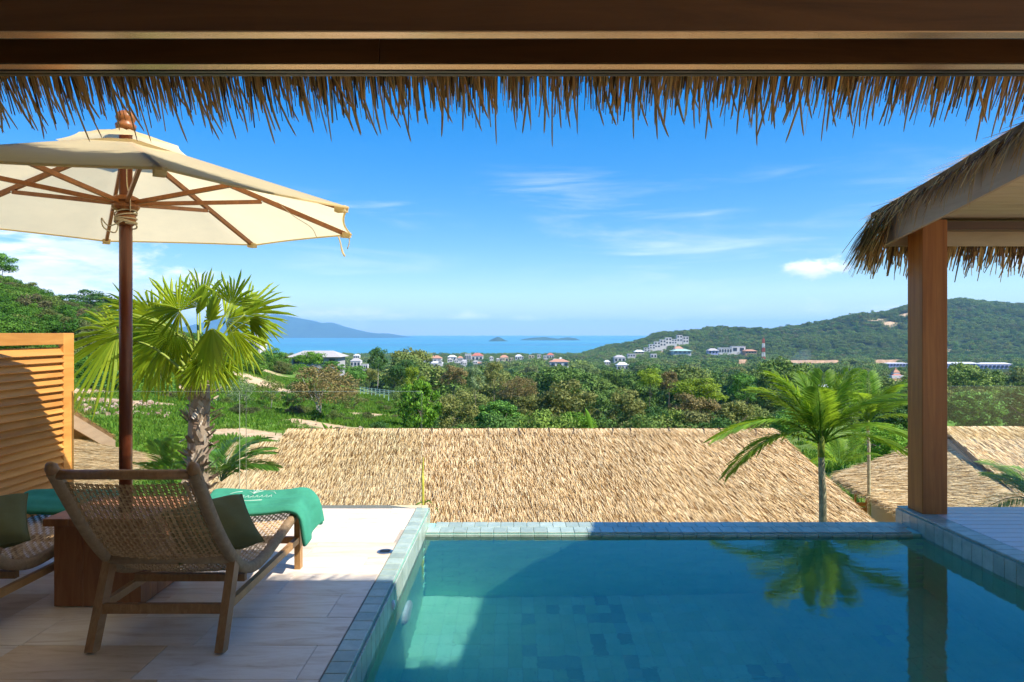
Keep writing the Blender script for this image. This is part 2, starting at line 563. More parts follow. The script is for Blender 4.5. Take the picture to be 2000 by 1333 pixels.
M = {}
M['header_wood'] = wood('dark_header_wood', (.060, .022, .006), (.20, .082, .024), (.10, 1, 1.6), 9, .38, .1)
M['lit_underside'] = wood('lit_underside_wood', (.80, .52, .27), (.92, .68, .42), (.12, 1, 1), 9, .22, .1)  # beam undersides: bounced daylight put into a pale metallic colour
M['lit_underside'].node_tree.nodes['Principled BSDF'].inputs['Metallic'].default_value = .75
M['lit_underside'].node_tree.nodes['Principled BSDF'].inputs['IOR'].default_value = 2.2
M['lit_underside'].node_tree.nodes['Principled BSDF'].inputs['Specular IOR Level'].default_value = .5
M['black_metal'] = plain('black_metal_track', (.028, .026, .025), .35, .6)
M['silver'] = plain('brushed_metal', (.5, .5, .5), .35, 1.0)
M['post_wood'] = wood('post_wood', (.30, .088, .012), (.54, .195, .036), (3.0, 3.0, .14), 7, .5, .1)
M['pav_board'] = wood('weathered_fascia_wood', (.40, .26, .15), (.54, .37, .23), (1, .15, 1), 9, .75, .1)
M['pav_ceiling'] = wood('ceiling_boards', (.46, .32, .17), (.62, .46, .27), (.12, 1, 1), 9, .6, .18)
M['lou_wood'] = wood('louvre_wood', (.46, .185, .036), (.74, .37, .095), (1, .12, 1), 10, .5, .34)
M['teak'] = wood('lounger_teak', (.24, .115, .042), (.46, .25, .11), (2, .35, .8), 16, .5, .15)
M['teak_pale'] = wood('lounger_teak_pale', (.33, .17, .055), (.52, .29, .11), (2, .6, .6), 16, .5, .15)
M['table_wood'] = wood('table_wood', (.20, .075, .030), (.40, .18, .078), (1.5, 1.5, .18), 13, .45, .3)
M['umb_wood'] = wood('umbrella_wood', (.26, .085, .022), (.46, .18, .05), (1, 1, .4), 18, .38, .15)
M['pole_wood'] = wood('umbrella_pole_wood', (.10, .024, .010), (.22, .058, .022), (3, 3, .2), 14, .30, .1)
M['canopy'] = fabric('canopy_canvas', (.90, .77, .47), .62, 300, .03)
M['towel'] = fabric('green_towel', (.045, .25, .165), 0, 420, .18, .6)
M['embroid'] = plain('white_thread', (.75, .8, .76), .8)
M['pillow'] = fabric('olive_cushion', (.105, .105, .045), 0, 500, .12, .2)
M['cord'] = island_mat('woven_cord', [(.36, .22, .105), (.46, .30, .15), (.58, .40, .22)], .8, 0, .2)
M['wrap'] = cord_wrap()
M['rope'] = plain('pale_rope', (.62, .52, .36), .9, 0, .2, 60, .3)
M['trav'] = travertine()
M['grout'] = plain('grout', (.42, .37, .31), .9, 0, .2, 20, .15)
M['coping'] = stone_tile('green_stone_coping', (.27, .36, .30), (.44, .52, .44), 10, .32, .30)
M['pooltile'] = stone_tile('green_pool_tile', (.27, .72, .50), (.37, .83, .59), 5, .4, .10)
M['pooldark'] = stone_tile('dark_pool_tile', (.19, .52, .40), (.26, .60, .46), 8, .4, .35)
M['poolwall'] = stone_tile('pool_wall_stone', (.24, .58, .50), (.36, .70, .60), 6, .4, .2)
M['white_plastic'] = plain('white_plastic', (.82, .84, .84), .3)
M['water'] = pool_water()
M['poolbed'] = plain('pool_grout', (.20, .50, .42), .8, 0, .2, 20, .1)
M['sea'] = sea_mat()
M['glass'] = glass_pane()
M['greyboard'] = wood('grey_deck_board', (.70, .65, .62), (.84, .80, .77), (.1, 1, 1), 8, .28, .12)
M['terrain'] = terrain_mat()
M['thatch'] = island_mat('thatch', [(.20, .11, .04), (.54, .35, .14), (.76, .54, .27), (.87, .68, .38), (.93, .78, .49)], .85, .12, .1, .22, 1.1)
M['thatch_base'] = plain('thatch_base', (.20, .115, .05), .95, 0, .1, 12, .4, .6)
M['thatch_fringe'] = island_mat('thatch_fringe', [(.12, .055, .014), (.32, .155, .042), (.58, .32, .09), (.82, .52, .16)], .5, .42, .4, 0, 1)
M['fan_leaf'] = island_mat('fan_palm_leaf', [(.16, .27, .014), (.25, .37, .02), (.36, .44, .03)], .5, .5, .25, .15, 2.0, (.72, .72, .03))
M['frond'] = island_mat('palm_frond_leaf', [(.085, .20, .018), (.14, .30, .026), (.22, .38, .035)], .5, .45, .22, .15, 2, (.45, .62, .03))
M['frond_dark'] = island_mat('dark_frond_leaf', [(.04, .12, .015), (.07, .18, .02), (.11, .25, .03)], .36, .3, .4, .15, 2, (.16, .32, .02))
M['palm_trunk'] = island_mat('fan_palm_trunk', [(.17, .11, .075), (.32, .235, .17), (.50, .40, .31)], .9, 0, .1, .2, 8)
M['ring_trunk'] = plain('green_palm_trunk', (.36, .33, .20), .8, 0, .2, 18, .4)
M['petiole'] = plain('palm_petiole', (.24, .30, .04), .5, 0, .3, 10, .2)
M['bark'] = plain('tree_bark', (.20, .165, .125), .9, 0, .1, 5, .3)
M['bark_pale'] = plain('pale_tree_bark', (.46, .42, .36), .9, 0, .1, 5, .25)
def leafmat(n, cols, t=.25, tc=(.2, .3, .02)): M[n] = island_mat(n, cols, .6, t, .2, .18, .35, tc)
leafmat('leaf_green', [(.055, .154, .029), (.104, .260, .039), (.187, .397, .060)])
leafmat('leaf_bright', [(.071, .185, .017), (.133, .300, .024), (.221, .425, .039)], .3, (.3, .42, .02))
leafmat('leaf_dark', [(.034, .099, .029), (.065, .163, .039), (.111, .243, .055)], .2)
leafmat('leaf_olive', [(.134, .152, .044), (.207, .232, .061), (.305, .323, .088)], .3, (.3, .3, .06))
leafmat('leaf_brown', [(.152, .128, .049), (.232, .189, .068), (.329, .262, .098)], .3, (.3, .23, .06))
leafmat('leaf_yellow', [(.150, .231, .021), (.248, .371, .028), (.371, .495, .043)], .3, (.36, .42, .02))
leafmat('leaf_grey', [(.111, .174, .078), (.178, .268, .115), (.273, .371, .161)], .2)
def forestmat():
    m, nd, lk, bs = newmat('forest_canopy')
    oi = N(nd, 'ShaderNodeObjectInfo')
    g = N(nd, 'ShaderNodeNewGeometry')
    c = ramp(nd, lk, oi.outputs['Random'], [(0, (.042, .115, .024)), (.25, (.072, .16, .032)), (.45, (.11, .20, .036)), (.62, (.15, .19, .052)), (.76, (.17, .16, .060)), (.88, (.20, .26, .048)), (1, (.13, .26, .034))])
    drift = pos_noise(nd, lk, .006, (1, 1, 1), 4, .6)
    c = mixc(nd, lk, ramp(nd, lk, drift, [(.38, (0, 0, 0)), (.62, (.75, .75, .75))]), c, (.14, .20, .042))
    drift2 = pos_noise(nd, lk, .013, (1, 1, 1), 3, .6)
    hs = N(nd, 'ShaderNodeHueSaturation')
    lk.new(c, hs.inputs['Color'])
    lk.new(mth(nd, lk, 'MULTIPLY', mth(nd, lk, 'ADD', mth(nd, lk, 'MULTIPLY', g.outputs['Random Per Island'], .9), .65), mth(nd, lk, 'ADD', mth(nd, lk, 'MULTIPLY', drift2, 1.2), .5)), hs.inputs['Value'])
    lk.new(hs.outputs[0], bs.inputs['Base Color'])
    bs.inputs['Roughness'].default_value = .7
    bs.inputs['Specular IOR Level'].default_value = .15
    out = nd['Material Output']
    t = N(nd, 'ShaderNodeBsdfTranslucent'); lk.new(hs.outputs[0], t.inputs[0])
    mx = N(nd, 'ShaderNodeMixShader', ins={0: .2})
    lk.new(bs.outputs[0], mx.inputs[1]); lk.new(t.outputs[0], mx.inputs[2]); lk.new(mx.outputs[0], out.inputs[0])
    return m
M['forest'] = forestmat()
M['grass'] = island_mat('grass_blades', [(.07, .17, .014), (.12, .26, .02), (.20, .33, .04)], .6, .35, .2, .3, .2, (.25, .36, .03))
M['rock'] = island_mat('pink_rubble', [(.30, .20, .14), (.42, .30, .22), (.52, .40, .31)], .9, 0, .1, .2, 3)
M['white_wall'] = plain('white_render', (.62, .60, .58), .8, 0, .2, 2, .06)
M['dim_wall'] = plain('grey_render', (.40, .40, .40), .85, 0, .2, 2, .08)
M['cream_wall'] = plain('cream_render', (.66, .55, .36), .85, 0, .2, 3, .07)
M['grey_roof'] = plain('pale_grey_roof', (.46, .43, .41), .6, 0, .3, 2, .1)
M['orange_roof'] = plain('orange_tile_roof', (.52, .27, .17), .7, 0, .2, 3, .2)
M['red_roof'] = plain('red_tile_roof', (.50, .17, .12), .7, 0, .2, 3, .2)
M['white_roof'] = plain('white_metal_roof', (.75, .75, .75), .5, 0, .3, 2, .06)
M['window_glass'] = plain('dark_window', (.03, .04, .055), .15, 0, .5)
M['blue_wall'] = plain('violet_blue_wall', (.36, .38, .60), .7, 0, .2, 2, .08)
M['earth_wall'] = plain('orange_earth_bank', (.50, .32, .19), .95, 0, .1, .15, .25)
M['mast_red'] = plain('mast_red_paint', (.55, .09, .05), .5)
M['mast_white'] = plain('mast_white_paint', (.78, .77, .75), .5)
M['fence_paint'] = plain('pale_green_fence_paint', (.38, .55, .45), .6)
M['dark_and_shade'] = plain('dark_timber_and_shade', (.10, .07, .05), .9)  # dark ridge bindings; elsewhere the shade of openings put into the colour
M['island'] = plain('island_forest', (.045, .085, .045), .95, 0, .1, .01, .3)
M['room_wall'] = plain('room_plaster', (.82, .79, .74), .9, 0, .2, 3, .05)
M['room_ceiling'] = wood('room_ceiling_wood', (.72, .64, .52), (.84, .77, .66), (.1, 1, 1), 8, .5)
M['weed'] = plain('bamboo_stem', (.42, .40, .05), .5, 0, .3, 20, .3)

# ------------------------------------------------------------------ terrain
TD = np.array([1, 12, 20, 35, 45, 60, 90, 130, 200, 300, 450, 700, 1000, 1130, 1300, 1500, 1800, 2200, 2700], float)
_mid = [-3.3, -3.5, -4, -5, -6.2, -8.5, -12, -16, -23, -31, -38, -43, -46, -47, -48, -49.3, -55, -60, -62]
def prof(**kw):
    z = list(_mid)
    for k, v in kw.items():
        z[list(TD.astype(int)).index(int(k[1:]))] = v
    return z
TC = {
    -900: prof(d20=-1, d35=6, d45=10, d60=16, d90=28, d130=42, d200=55, d300=58, d450=40, d700=0, d1000=-30),
    -600: prof(d20=-2, d35=3, d45=6, d60=10, d90=20, d130=32, d200=42, d300=40, d450=20, d700=-20),
    -200: prof(d20=-3, d35=-1, d45=1, d60=4, d90=10, d130=18, d200=24, d300=18, d450=0, d700=-32),
    0: prof(d20=-3.2, d35=-2.8, d45=-2, d60=0, d90=5, d130=10, d200=12.5, d300=6, d450=-12, d700=-38),
    150: prof(d20=-3.3, d35=-3.2, d45=-3.1, d60=-2.6, d90=2, d130=5.2, d200=6, d300=0, d450=-18),
    300: prof(d20=-3.4, d35=-3.3, d45=-3.3, d60=-3.5, d90=-1, d130=1.2, d200=1, d300=-6, d450=-22),
    450: prof(d20=-3.6, d35=-3.6, d45=-3.6, d60=-3.8, d90=-3.6, d130=-3.0, d200=-4.2, d300=-12, d450=-28),
    560: prof(d20=-3.7, d35=-4.0, d45=-4.2, d60=-4.8, d90=-5.6, d130=-6.2, d200=-7.4, d300=-16, d450=-30),
    680: prof(d20=-3.8, d35=-4.2, d45=-4.7, d60=-5.7, d90=-7.2, d130=-8.8, d200=-14, d300=-24, d450=-35),
    780: prof(d20=-3.9, d35=-4.3, d45=-4.9, d60=-5.9, d90=-7.4, d130=-10.5, d200=-17, d300=-27, d450=-36),
    870: prof(),
    1130: prof(),
    1200: prof(d1130=-45, d1300=-40, d1500=-29, d1800=-50, d2200=-60),
    1300: prof(d1000=-44, d1130=-43, d1300=-25, d1500=-9, d1800=-25, d2200=-55),
    1450: prof(d1000=-44, d1130=-43, d1300=-18, d1500=8, d1800=-5, d2200=-40),
    1600: prof(d20=-3.2, d35=-4, d60=-7, d90=-10, d200=-22, d700=-42, d1000=-44, d1130=-43, d1300=-10, d1500=21, d1800=10, d2200=-30),
    1700: prof(d20=-2.9, d35=-3.8, d60=-6.5, d90=-10, d200=-22, d700=-42, d1000=-44, d1130=-42, d1300=0, d1500=42, d1800=38, d2200=0),
    1800: prof(d20=-2.7, d35=-3.6, d60=-6, d90=-9, d200=-21, d700=-42, d1000=-44, d1130=-42, d1300=2, d1500=50, d1800=72, d2200=40),
    1900: prof(d20=-2.7, d35=-3.6, d60=-6, d90=-9, d200=-21, d700=-42, d1000=-44, d1130=-42, d1300=0, d1500=50, d1800=90, d2200=60),
    2000: prof(d20=-2.7, d35=-3.6, d60=-6, d90=-9, d200=-21, d700=-42, d1000=-44, d1130=-42, d1300=-3, d1500=42, d1800=77, d2200=55),
    2600: prof(d20=-2.7, d35=-3.6, d60=-6, d90=-9, d200=-20, d700=-40, d1000=-42, d1130=-40, d1300=-8, d1500=20, d1800=30, d2200=20),
    3400: prof(d700=-40, d1000=-40, d1130=-38, d1300=-20, d1500=0, d1800=5, d2200=0),
}
TPX = np.array(sorted(TC), float)
TZ = np.array([TC[int(k)] for k in TPX])

def vnoise(x, y, s=0):
    xi, yi = np.floor(x).astype(np.int64), np.floor(y).astype(np.int64)
    fx, fy = x - xi, y - yi
    fx, fy = fx * fx * (3 - 2 * fx), fy * fy * (3 - 2 * fy)
    def h(a, b):
        n = (a * 374761393 + b * 668265263 + s * 974711) & 0x7fffffff
        n = ((n ^ (n >> 13)) * 1274126177) & 0x7fffffff
        return ((n ^ (n >> 16)) & 0xffff) / 65535.0
    return (h(xi, yi) * (1 - fx) + h(xi + 1, yi) * fx) * (1 - fy) + (h(xi, yi + 1) * (1 - fx) + h(xi + 1, yi + 1) * fx) * fy

def terr(X, Y):
    X, Y = np.asarray(X, float), np.maximum(np.asarray(Y, float), 1.0)
    px = np.clip(CX + F * X / np.maximum(Y, 6), TPX[0], TPX[-1])
    i = np.clip(np.searchsorted(TPX, px) - 1, 0, len(TPX) - 2)
    u = (px - TPX[i]) / (TPX[i + 1] - TPX[i])
    u = u * u * (3 - 2 * u) * .6 + u * .4
    lt = np.log(np.clip(Y, TD[0], TD[-1])); ld = np.log(TD)
    j = np.clip(np.searchsorted(ld, lt) - 1, 0, len(TD) - 2)
    v = (lt - ld[j]) / (ld[j + 1] - ld[j])
    v = v * v * (3 - 2 * v) * .5 + v * .5
    z = (TZ[i, j] * (1 - v) + TZ[i, j + 1] * v) * (1 - u) + (TZ[i + 1, j] * (1 - v) + TZ[i + 1, j + 1] * v) * u
    a = np.clip((Y - 15) / 60, 0, 1)
    z = z + a * (vnoise(X / 9, Y / 9, 3) - .5) * .9
    b = np.clip((Y - 1100) / 300, 0, 1) * np.clip((z + 45) / 40, 0, 1)
    z = z + b * ((vnoise(X / 120, Y / 120, 5) - .5) * 22 + (vnoise(X / 45, Y / 45, 6) - .5) * 8)
    return z

SOIL = []     # bare earth: photograph place, distance, radius across, radius along, strength
for px, d, rx, ry, k in ((220, 47, 3.2, 2.6, 1.0), (300, 46, 2.0, 2.2, .9), (160, 52, 2.5, 3, .8), (545, 37, 4.2, 2.2, 1.0), (480, 36, 2.5, 1.2, .9), (620, 46, 3.0, 2.2, 1.0), (690, 45, 4.0, 2.0, 1.0),
                         (600, 43, 1.8, 1.2, .9), (700, 70, 3.5, 3.2, 1.0), (728, 62, 3.2, 1.8, .9), (560, 82, 5, 12, 1.0), (465, 88, 6, 12, 1.0), (590, 72, 4, 5, .6), (500, 120, 8, 8, .6),
                         (1690, 26, 1.5, 3, .35), (780, 46, 2.4, .9, .9), (1712, 1420, 22, 16, .7), (1735, 1390, 22, 18, .8), (1665, 1490, 40, 12, .6), (1770, 1440, 18, 16, .9), (1640, 1500, 50, 10, .6),
                         (1280, 1235, 30, 25, .6), (1900, 1180, 40, 20, .5), (1840, 1190, 60, 20, .5)):
    SOIL.append(((px - CX) * d / F, d, rx, ry, k))
def soil(X, Y):
    s = np.zeros_like(np.asarray(X, float))
    for x, y, rx, ry, k in SOIL:
        s = np.maximum(s, k * np.exp(-((X - x) / rx) ** 2 - ((Y - y) / ry) ** 2))
    return s

def build_terrain():
    us = np.linspace(-1.55, 1.9, 330)
    ds = np.concatenate([np.geomspace(7.0, 130, 130), np.geomspace(133, 1100, 80), np.linspace(1115, 2700, 110)])
    U, D = np.meshgrid(us, ds)
    X, Y = U * (D + 9), D
    Z = terr(X, Y)
    V = np.stack([X, Y, Z], -1).reshape(-1, 3)
    nu, nd_ = len(us), len(ds)
    a = (np.arange(nd_ - 1)[:, None] * nu + np.arange(nu - 1)[None]).reshape(-1)
    Fc = np.stack([a, a + 1, a + 1 + nu, a + nu], -1)
    me = mesh('ground', V, Fc, M['terrain'], True)
    at = me.attributes.new('soil', 'FLOAT', 'POINT')
    at.data.foreach_set('value', soil(V[:, 0], V[:, 1]).astype(np.float32))
    at = me.attributes.new('wooded', 'FLOAT', 'POINT')
    at.data.foreach_set('value', np.clip((V[:, 1] - 135) / 60, 0, 1).astype(np.float32))
    o = link('ground', me)
    setp(o, 'grassy ground sloping down from the villas to the wooded coast and hills', 'ground', kind='structure')
build_terrain()

SEA_Z = -50.0
sea = link('sea', mesh('sea', [(-16000, 900, SEA_Z), (16000, 900, SEA_Z), (16000, 17200, SEA_Z), (-16000, 17200, SEA_Z)], [(0, 1, 2, 3)], M['sea']))
setp(sea, 'calm pale blue sea stretching to the horizon', 'sea', kind='structure')

def island(name, label, prof_px, d, depth, seed):
    """prof_px: skyline of the island in the photograph"""
    n = 90
    xs = np.linspace(prof_px[0][0], prof_px[-1][0], n)
    ys = np.interp(xs, [p[0] for p in prof_px], [p[1] for p in prof_px])
    V, Fc = [], []
    m_ = 15
    for j in range(m_):
        t = j / (m_ - 1)
        w = math.sin(math.pi * t) ** .7
        dd = d + (t - .5) * depth
        for i in range(n):
            X = (xs[i] - CX) * d / F
            h = max(0, EYE - (ys[i] - HY) * d / F - SEA_Z)
            nz = 1 + .5 * (float(vnoise(np.array(i / 5.), np.array(j / 2.), seed)) - .5) * (1 - w)
            V.append((X, dd, SEA_Z - 3 + (h + 3) * w * nz))
    for j in range(m_ - 1):
        for i in range(n - 1):
            a = j * n + i
            Fc.append((a, a + 1, a + 1 + n, a + n))
    o = link(name, mesh(name, V, Fc, M['island'], True))
    setp(o, label, 'island', kind='structure')
island('mountain_island', 'large hazy blue mountain island across the bay', [(300, 660), (380, 640), (440, 622), (490, 617), (520, 618), (540, 614), (560, 617), (590, 623), (610, 627), (628, 632), (645, 630), (665, 637), (690, 644), (712, 649), (738, 652), (750, 651), (770, 655), (790, 658), (796, 661)], 9000, 2200, 3)
island('islet', 'small pointed islet alone in the bay', [(952, 668), (957, 664.5), (965, 661), (972, 658), (978, 660), (985, 664), (992, 666.5), (997, 668)], 4600, 160, 9)
island('low_islet', 'long low islet with two wooded humps', [(1012, 666), (1022, 662.5), (1040, 660), (1065, 658.5), (1085, 661.5), (1090, 662), (1096, 660.5), (1110, 659), (1124, 661), (1135, 665)], 5300, 200, 12)

# ------------------------------------------------------------------ terrace, pool
DECK_END, POOL_NEAR, POOL_FAR = 6.39, 2.35, 6.06
PL, PR = -0.80, 3.63          # pool's inner faces
WATER, FARTOP, FLOOR = -0.170, -0.132, -2.28
T = 0.12

def paving():
    root = thing('paving', 'pale travertine terrace paving beside the pool', 'paving', kind='structure')
    MB().box((-7, -4, -.25), (PL - .117, DECK_END - .004, -.006)).obj('bed', M['grout'], root)
    y = POOL_NEAR - .3
    rows = []
    cuts = [DECK_END - .004 - .352 * k for k in range(13)]
    rr = random.Random(5)
    for k in range(len(cuts) - 1):
        y1, y0 = cuts[k], cuts[k + 1]
        x = PL - .1185 - .5 * (k % 2) - rr.random() * .35
        xs = [PL - .1185, x]
        while x > -6.2:
            x -= rr.choice([.78, .9, 1.05])
            xs.append(x)
        for a, b in zip(xs[1:], xs[:-1]):
            if b - a < .06: continue
            MB().box((a + .0015, y0 + .0015, -.03), (b - .0015, y1 - .0015, rr.uniform(-.0012, .0004)), .002).obj('slab', M['trav'], root)
    # wall that holds the terrace up
    MB().box((-7, DECK_END, -4.2), (PL - .02, DECK_END + .14, -.012)).obj('retaining_wall', M['cream_wall'], root)
paving()

pool = thing('swimming_pool', 'green stone tiled swimming pool with an infinity edge', 'swimming pool')
def build_pool():
    root = pool
    rec = []
    def part(mb, n, mat): 
        o = mb.obj(n, mat, root); rec.append(o); return o
    # shell behind the tiles
    part(MB().box((PL - .115, POOL_NEAR, FLOOR - .2), (PL, DECK_END, -.022)), 'side_wall', M['poolwall'])
    part(MB().box((PR, POOL_NEAR, FLOOR - .2), (PR + .175, 6.47, -.022)), 'side_wall', M['poolwall'])
    part(MB().box((PL + .0, POOL_FAR, FLOOR - .2), (PR, POOL_FAR + .33, FARTOP - .014)), 'infinity_wall', M['poolwall'])
    part(MB().box((PL - .1, POOL_NEAR - .2, FLOOR - .2), (PR + .1, POOL_NEAR, -.022)), 'end_wall', M['poolwall'])
    part(MB().box((PL, POOL_NEAR, FLOOR - .2), (PR, POOL_FAR, FLOOR - .003)), 'floor_bed', M['poolbed'])
    part(MB().box((PL - .2, POOL_FAR + .34, -4.0), (PR + .3, POOL_FAR + .5, FARTOP - .25)), 'outer_wall', M['poolwall'])
    g = .0025
    # coping on the terrace side, one row of square tiles
    n = int((DECK_END - POOL_NEAR) / T)
    tl = MB().box((-.0575 + g / 2, -T / 2 + g / 2, -.02), (.0575 - g / 2, T / 2 - g / 2, 0), .004).mesh('coping_tile', M['coping'])
    fc = MB().box((-.014, -T / 2 + g / 2, -.155 / 2), (0, T / 2 - g / 2, .155 / 2), .003).mesh('face_tile', M['coping'])
    rr = random.Random(2)
    for k in range(n):
        y = DECK_END - (k + .5) * T
        rec.append(link('coping_tile', tl, root, (PL - .0575 + .002, y, .0015 + rr.uniform(-.0008, .0008))))
        rec.append(link('face_tile', fc, root, (PL + .0158 + rr.uniform(-.0006, .0006), y, -.022 - .0785)))
        rec.append(link('face_tile', fc, root, (PL + .0158 + rr.uniform(-.0006, .0006), y, -.022 - .0785 - .158)))
    part(MB().box((PL - .113, DECK_END, -.35), (PL + .012, DECK_END + .012, -.004), .002), 'end_cap', M['coping'])
    # far infinity edge: two rows
    tf = MB().box((-T / 2 + g / 2, -.1625 / 2 + g / 2, -.014), (T / 2 - g / 2, .1625 / 2 - g / 2, 0), .004).mesh('edge_tile', M['coping'])
    ff = MB().box((-T / 2 + g / 2, -.014, -.155 / 2), (T / 2 - g / 2, 0, .155 / 2), .003).mesh('edge_face_tile', M['coping'])
    m_ = int((PR - PL - .016) / T)
    for r in range(2):
        for k in range(m_ + 1):
            x = PL + .016 + (k + .5) * T - (T / 2 if r else 0)
            if x + T / 2 > PR - .002 or x - T / 2 < PL + .012: continue
            rec.append(link('edge_tile', tf, root, (x, POOL_FAR + .08 + r * .165, FARTOP + rr.uniform(-.001, .001))))
    for k in range(m_):
        rec.append(link('edge_face_tile', ff, root, (PL + .017 + (k + .5) * T, POOL_FAR - .001, FARTOP - .015 - .08)))
    # kerb on the far side: one row on top, one on the inner face
    tk = MB().box((-.0875 + g / 2, -T / 2 + g / 2, -.02), (.0875 - g / 2, T / 2 - g / 2, 0), .004).mesh('kerb_tile', M['coping'])
    for k in range(int((6.47 - POOL_NEAR) / T)):
        y = 6.47 - (k + .5) * T
        rec.append(link('kerb_tile', tk, root, (PR + .0875 - .002, y, .0015 + rr.uniform(-.0008, .0008))))
        rec.append(link('kerb_face_tile', fc, root, (PR - .0018, y, -.022 - .0785)))
        rec.append(link('kerb_face_tile', fc, root, (PR - .0018, y, -.022 - .0785 - .158)))
    # floor: the tiles that show singly are parts, the rest one part
    tx, ty = .108, .155
    ft = MB().box((-tx / 2 + .001, -ty / 2 + .001, -.012), (tx / 2 - .001, ty / 2 - .001, 0)).mesh('floor_tile', M['pooltile'])
    rest = MB()
    nx, ny = int((PR - PL) / tx), int((POOL_FAR - POOL_NEAR) / ty)
    cand = []
    for j in range(ny):
        for i in range(nx):
            x, y = PL + (i + .5) * tx, POOL_FAR - (j + .5) * ty
            dk = float(vnoise(np.array(x * 1.5), np.array(y * 1.1), 21)) * .6 + rr.random() * .55 > (.78 if .1 < x < 2.0 and y > 3.6 else .99)
            cand.append((x, y, dk))
    cand.sort(key=lambda c: (not c[2], abs(c[0] - .6) + abs(c[1] - 5.2) * .8))
    for k, (x, y, dk) in enumerate(cand):
        if k < 300:
            o = link('floor_tile', ft, root, (x, y, FLOOR), mat=M['pooldark'] if dk else M['pooltile'])
            rec.append(o)
        else:
            rest.box((x - tx / 2 + .001, y - ty / 2 + .001, FLOOR - .012), (x + tx / 2 - .001, y + ty / 2 - .001, FLOOR))
    o = part(rest, 'floor_tiles', M['pooltile']); o['kind'] = 'stuff'
    # wall tiling under water: tiles joined in one part per wall, as they are hardly told apart
    wt = MB()
    z = -.345
    row = 0
    while z - .15 > FLOOR:
        for k in range(int((POOL_FAR - POOL_NEAR) / .3) + 1):
            y1 = POOL_FAR - k * .3 - (.15 if row % 2 else 0)
            y0 = max(y1 - .3, POOL_NEAR)
            if y1 - y0 > .05: wt.box((PL + .0005, y0 + .002, z - .15 + .004), (PL + .013, y1 - .002, z))
        z -= .15; row += 1
    o = part(wt, 'wall_tiles', M['pooltile']); o['kind'] = 'stuff'
    wt = MB(); z = FARTOP - .18; row = 0
    while z - .15 > FLOOR:
        for k in range(int((PR - PL) / .3) + 1):
            x0 = PL + .015 + k * .3 - (.15 if row % 2 else 0)
            x1 = min(x0 + .3, PR); x0 = max(x0, PL + .015)
            if x1 - x0 > .05: wt.box((x0 + .002, POOL_FAR - .013, z - .15 + .004), (x1 - .002, POOL_FAR - .0005, z))
        z -= .15; row += 1
    o = part(wt, 'wall_tiles', M['pooltile']); o['kind'] = 'stuff'
    # water
    nx, ny = 40, 36
    V = [(PL + .008 + (PR - PL - .010) * i / nx, POOL_NEAR + (POOL_FAR - .006 - POOL_NEAR) * j / ny, WATER) for j in range(ny + 1) for i in range(nx + 1)]
    Fc = [(j * (nx + 1) + i, j * (nx + 1) + i + 1, (j + 1) * (nx + 1) + i + 1, (j + 1) * (nx + 1) + i) for j in range(ny) for i in range(nx)]
    w = link('water', mesh('water', V, Fc, M['water'], True), root)
    w['label'] = 'still clear blue water in the pool'
    w.cycles.is_caustics_caster = True
    # underwater lamp and inlet on the terrace-side wall
    lamp = MB()
    cy, cz = 4.93, -.98
    pr = [(math.cos(a) * .17, math.sin(a) * .16) for a in [math.pi * 2 * k / 20 for k in range(20)]]
    o0 = len(lamp.v)
    for s_, xx in ((1, 0), (1, .02), (.85, .035), (.3, .04)):
        lamp.v += [(PL + .013 + xx, cy + p[0] * s_, cz + p[1] * s_) for p in pr]
    for r in range(3):
        for k in range(20):
            a, b = o0 + r * 20 + k, o0 + r * 20 + (k + 1) % 20
            lamp.f.append((a, b, b + 20, a + 20))
    lamp.f.append(tuple(o0 + 60 + k for k in range(20)))
    o = part(lamp, 'pool_lamp', M['white_plastic']); o['label'] = 'white underwater lamp on the pool wall'
    o = part(MB().tube([(PL + .016, 4.42, -.128), (PL + .026, 4.42, -.128)], .03, 16).tube([(PL + .026, 4.42, -.128), (PL + .030, 4.42, -.128)], .016, 12), 'inlet', M['white_plastic'])
    for o in rec: o.cycles.is_caustics_receiver = True
build_pool()

dr = thing('floor_drain', 'small round metal drain set in the terrace paving', 'drain', (P(752, 1078, 5.1).x, 5.10, .001))
MB().lathe([(.058, 0), (.058, .003), (.05, .004)], seg=28).obj('rim', M['silver'], dr)
for k in range(5):
    MB().box((-.04 + .003 * abs(k - 2), -.03 + k * .014, .0042), (.04 - .003 * abs(k - 2), -.024 + k * .014, .0055)).obj('slot', M['black_metal'], dr)

def boardwalk():
    root = thing('boardwalk', 'pale grey boarded deck beyond the pool kerb under the pavilion', 'deck')
    MB().box((PR + .18, 2.4, -.2), (9, 6.42, -.045)).obj('void_shade', M['dark_and_shade'], root)  # dark slab standing in for the shaded void below the planks
    y = 6.42
    for k in range(34):
        MB().box((PR + .178, y - .112, -.03), (8.8, y, 0), .003).obj('plank', M['greyboard'], root)
        y -= .12
boardwalk()

